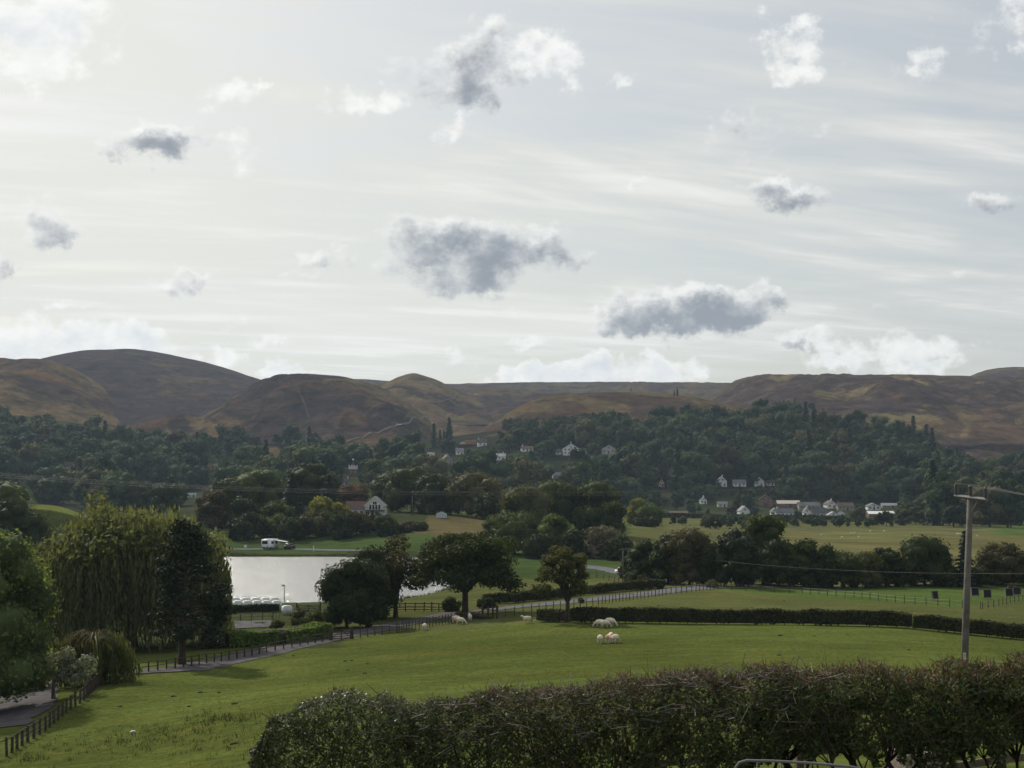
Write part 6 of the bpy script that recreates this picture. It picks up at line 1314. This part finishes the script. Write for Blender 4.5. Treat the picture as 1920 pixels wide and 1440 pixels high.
# concrete trough and short stump post
p = Vector(PX(1715, 1440, 24)); p.z = G(p.x, p.y); e = empty('water_trough', p, .25, label='pinkish concrete water trough behind the hedge stems', cat='trough'); ct = mat('trough_concrete', (.26, .22, .19), .9, .1, var=.2, vscale=6, bump=.4); hh = (HZ - 1414) / F * 24 - p.z
mb = MB(); mb.box((0, -.24, hh / 2 - .1), (.62, .07, hh + .2)); mb.box((0, .24, hh / 2 - .1), (.62, .07, hh + .2)); mb.box((-.275, 0, hh / 2 - .1), (.07, .41, hh + .2)); mb.box((.275, 0, hh / 2 - .1), (.07, .41, hh + .2)); mb.box((0, 0, .1), (.48, .41, .1)); obj('basin', mb.mesh('basin', ct), e)
mb = MB(); mb.box((0, -.25, hh + .02), (.68, .1, .05)); mb.box((0, .25, hh + .02), (.68, .1, .05)); obj('rim', mb.mesh('rim', ct), e)
p = Vector(PX(605, 1428, 25.8)); g = G(p.x, p.y); mb = MB(); mb.tube([(0, 0, g - p.z - .2), (0, 0, -.02), (.005, 0, 0)], [.07, .068, .05], 8); obj('stump_post', mb.mesh('stump_post', FW), loc=p, label='short dark wooden post under the left end of the foreground hedge', cat='post')

# ------------------------------------------------------------------ grass of the near field, rush tufts, molehills
rng = np.random.default_rng(5)
def scatter_px(n, poly, seed):
    r = np.random.default_rng(seed); xs_ = [a for a, _ in poly]; ys_ = [b2 for _, b2 in poly]; out = []
    while len(out) < n:
        a, b2 = min(xs_) + (max(xs_) - min(xs_)) * r.random(), min(ys_) + (max(ys_) - min(ys_)) * r.random()
        if in_poly(np.array([a]), np.array([b2]), poly)[0]: out.append((a, b2))
    return out
def blades(name, P, hgt, wid, per, m, seed, label, tint=None):
    r = np.random.default_rng(seed); P = np.repeat(P, per, axis=0); n = len(P); an = r.random(n) * 6.283; h = hgt * (.5 + r.random(n)); le = .45 * r.normal(size=(n, 2)) * h[:, None]
    P = P + np.stack([.7 * hgt * r.normal(size=n), .7 * hgt * r.normal(size=n), 0 * h], 1); s = np.stack([np.cos(an), np.sin(an), 0 * an], 1) * (wid * (.6 + .8 * r.random(n)))[:, None]
    V = np.stack([P - s, P + s, P + np.stack([le[:, 0], le[:, 1], h], 1)], 1).reshape(-1, 3); V[:, 2] -= .01
    T = np.repeat(np.clip(1 + .28 * r.normal(size=(n, 1)), .35, 2) * (1 + .10 * r.normal(size=(n, 3))), 3, axis=0); return obj(name, np_mesh(name, V, [np.arange(n * 3).reshape(-1, 3)], [m], tint=T), kind='stuff', label=label)
GR = leaf_mat('grass_blades', (.076, .098, .024), .35, .6, .15, var=.01); RU = leaf_mat('rush_blades', (.050, .060, .022), .2, .7, .1, var=.01)
r = np.random.default_rng(8); N_ = 30000; gy = 62 + (185 - 62) * r.random(N_) ** .8; gx = (r.random(N_) * 2000 - 960 - 40) / F * gy; ok = fbm(gx / 4.0, gy / 4.0, 3, 4) + .25 * r.normal(size=N_) > -.05
upy_ = HZ - F * ground_z(gx, gy) / gy; upx_ = 960 + F * gx / gy
ok &= in_poly(upx_, upy_, [(0,1425),(40,1400),(160,1314),(210,1274),(340,1256),(480,1231),(620,1205),(750,1189),(860,1172),(1010,1168),(1700,1180),(1960,1206),(1960,1460),(-40,1460)])
gx, gy = gx[ok], gy[ok]; GP = np.stack([gx, gy, np.array([G(a, b2) for a, b2 in zip(gx, gy)])], 1)
blades('grass', GP, .06, .024, 3, GR, 9, 'short pasture grass of the near field')
rp = []
for cx0, cy0, sx_, sy_, n_ in ((395, 1352, 40, 7, 60), (300, 1376, 60, 9, 60), (440, 1345, 40, 8, 40), (245, 1395, 70, 12, 50), (150, 1405, 70, 10, 40), (420, 1400, 60, 16, 40), (60, 1425, 30, 8, 30)):
    for a in range(n_): h = hit(cx0 + sx_ * r.normal(), cy0 + sy_ * r.normal()); rp.append(tuple(h))
blades('rushes', np.array(rp), .26, .02, 7, RU, 10, 'dark rush tufts in the lower left of the field')
rd = []
for i in range(2600):
    j = r.integers(0, 6) if r.random() < .75 else r.integers(10, 15); a, b2 = lake[j], lake[j + 1]; t_ = r.random(); x_, y_ = a[0] + (b2[0] - a[0]) * t_, a[1] + (b2[1] - a[1]) * t_
    y_ += (.2 + 1.1 * r.random()) * (1 if j < 8 else -1); rd.append((x_, y_, G(x_, y_)))
blades('reeds', np.array(rd), .42, .05, 3, RU, 12, 'dark reeds and rough grass along the lake margin')
dk = mat('dung_soil', (.035, .028, .02), .95, .05, var=.3, vscale=8)
mv = ICOV * np.array([.26, .26, .10]) * (1 + .15 * np.random.default_rng(4).normal(size=(len(ICOV), 1))); mhm = np_mesh('molehill', mv, [ICOF], [dk])
for i, (px_, py_) in enumerate(((685, 1263), (660, 1239), (648, 1240), (689, 1245), (653, 1257), (1463, 1192), (1588, 1190), (1527, 1193), (1703, 1219), (1461, 1229), (325, 1306), (355, 1325), (376, 1299), (410, 1299), (440, 1320), (550, 1230), (1760, 1158), (1790, 1164), (1888, 1172), (1235, 1136), (1410, 1139), (1470, 1127), (440, 1395), (225, 1325))):
    h = hit(px_, py_); o = obj('molehill', mhm, loc=h, rz=i * 1.3, label='small dark molehill or dung pat scattered in the pasture', cat='molehill', group='molehills in the fields'); s_ = .7 + .5 * r.random(); o.scale = (s_, s_ * .8, s_)

# ------------------------------------------------------------------ haze over the valley
hz_ = MB(); x0, x1 = float(xs[0]) - 30, float(xs[-1]) + 30; y0, y1 = float(ys[0]) - 30, float(ys[-1]) + 30; hz_.box(((x0 + x1) / 2, (y0 + y1) / 2, (-66 + 280) / 2), (x1 - x0, y1 - y0, 280 + 66))
hm = bpy.data.materials.new('haze'); hm.use_nodes = True; hm.node_tree.nodes.clear(); n = NT(hm.node_tree); pv = n.new('ShaderNodeVolumePrincipled'); pv.inputs['Color'].default_value = (.60, .79, 1.0, 1); pv.inputs['Density'].default_value = .000048; pv.inputs['Anisotropy'].default_value = .25
n.l.new(pv.outputs[0], n.new('ShaderNodeOutputMaterial').inputs['Volume']); obj('haze', hz_.mesh('haze', hm), kind='stuff', label='thin bluish haze filling the valley')
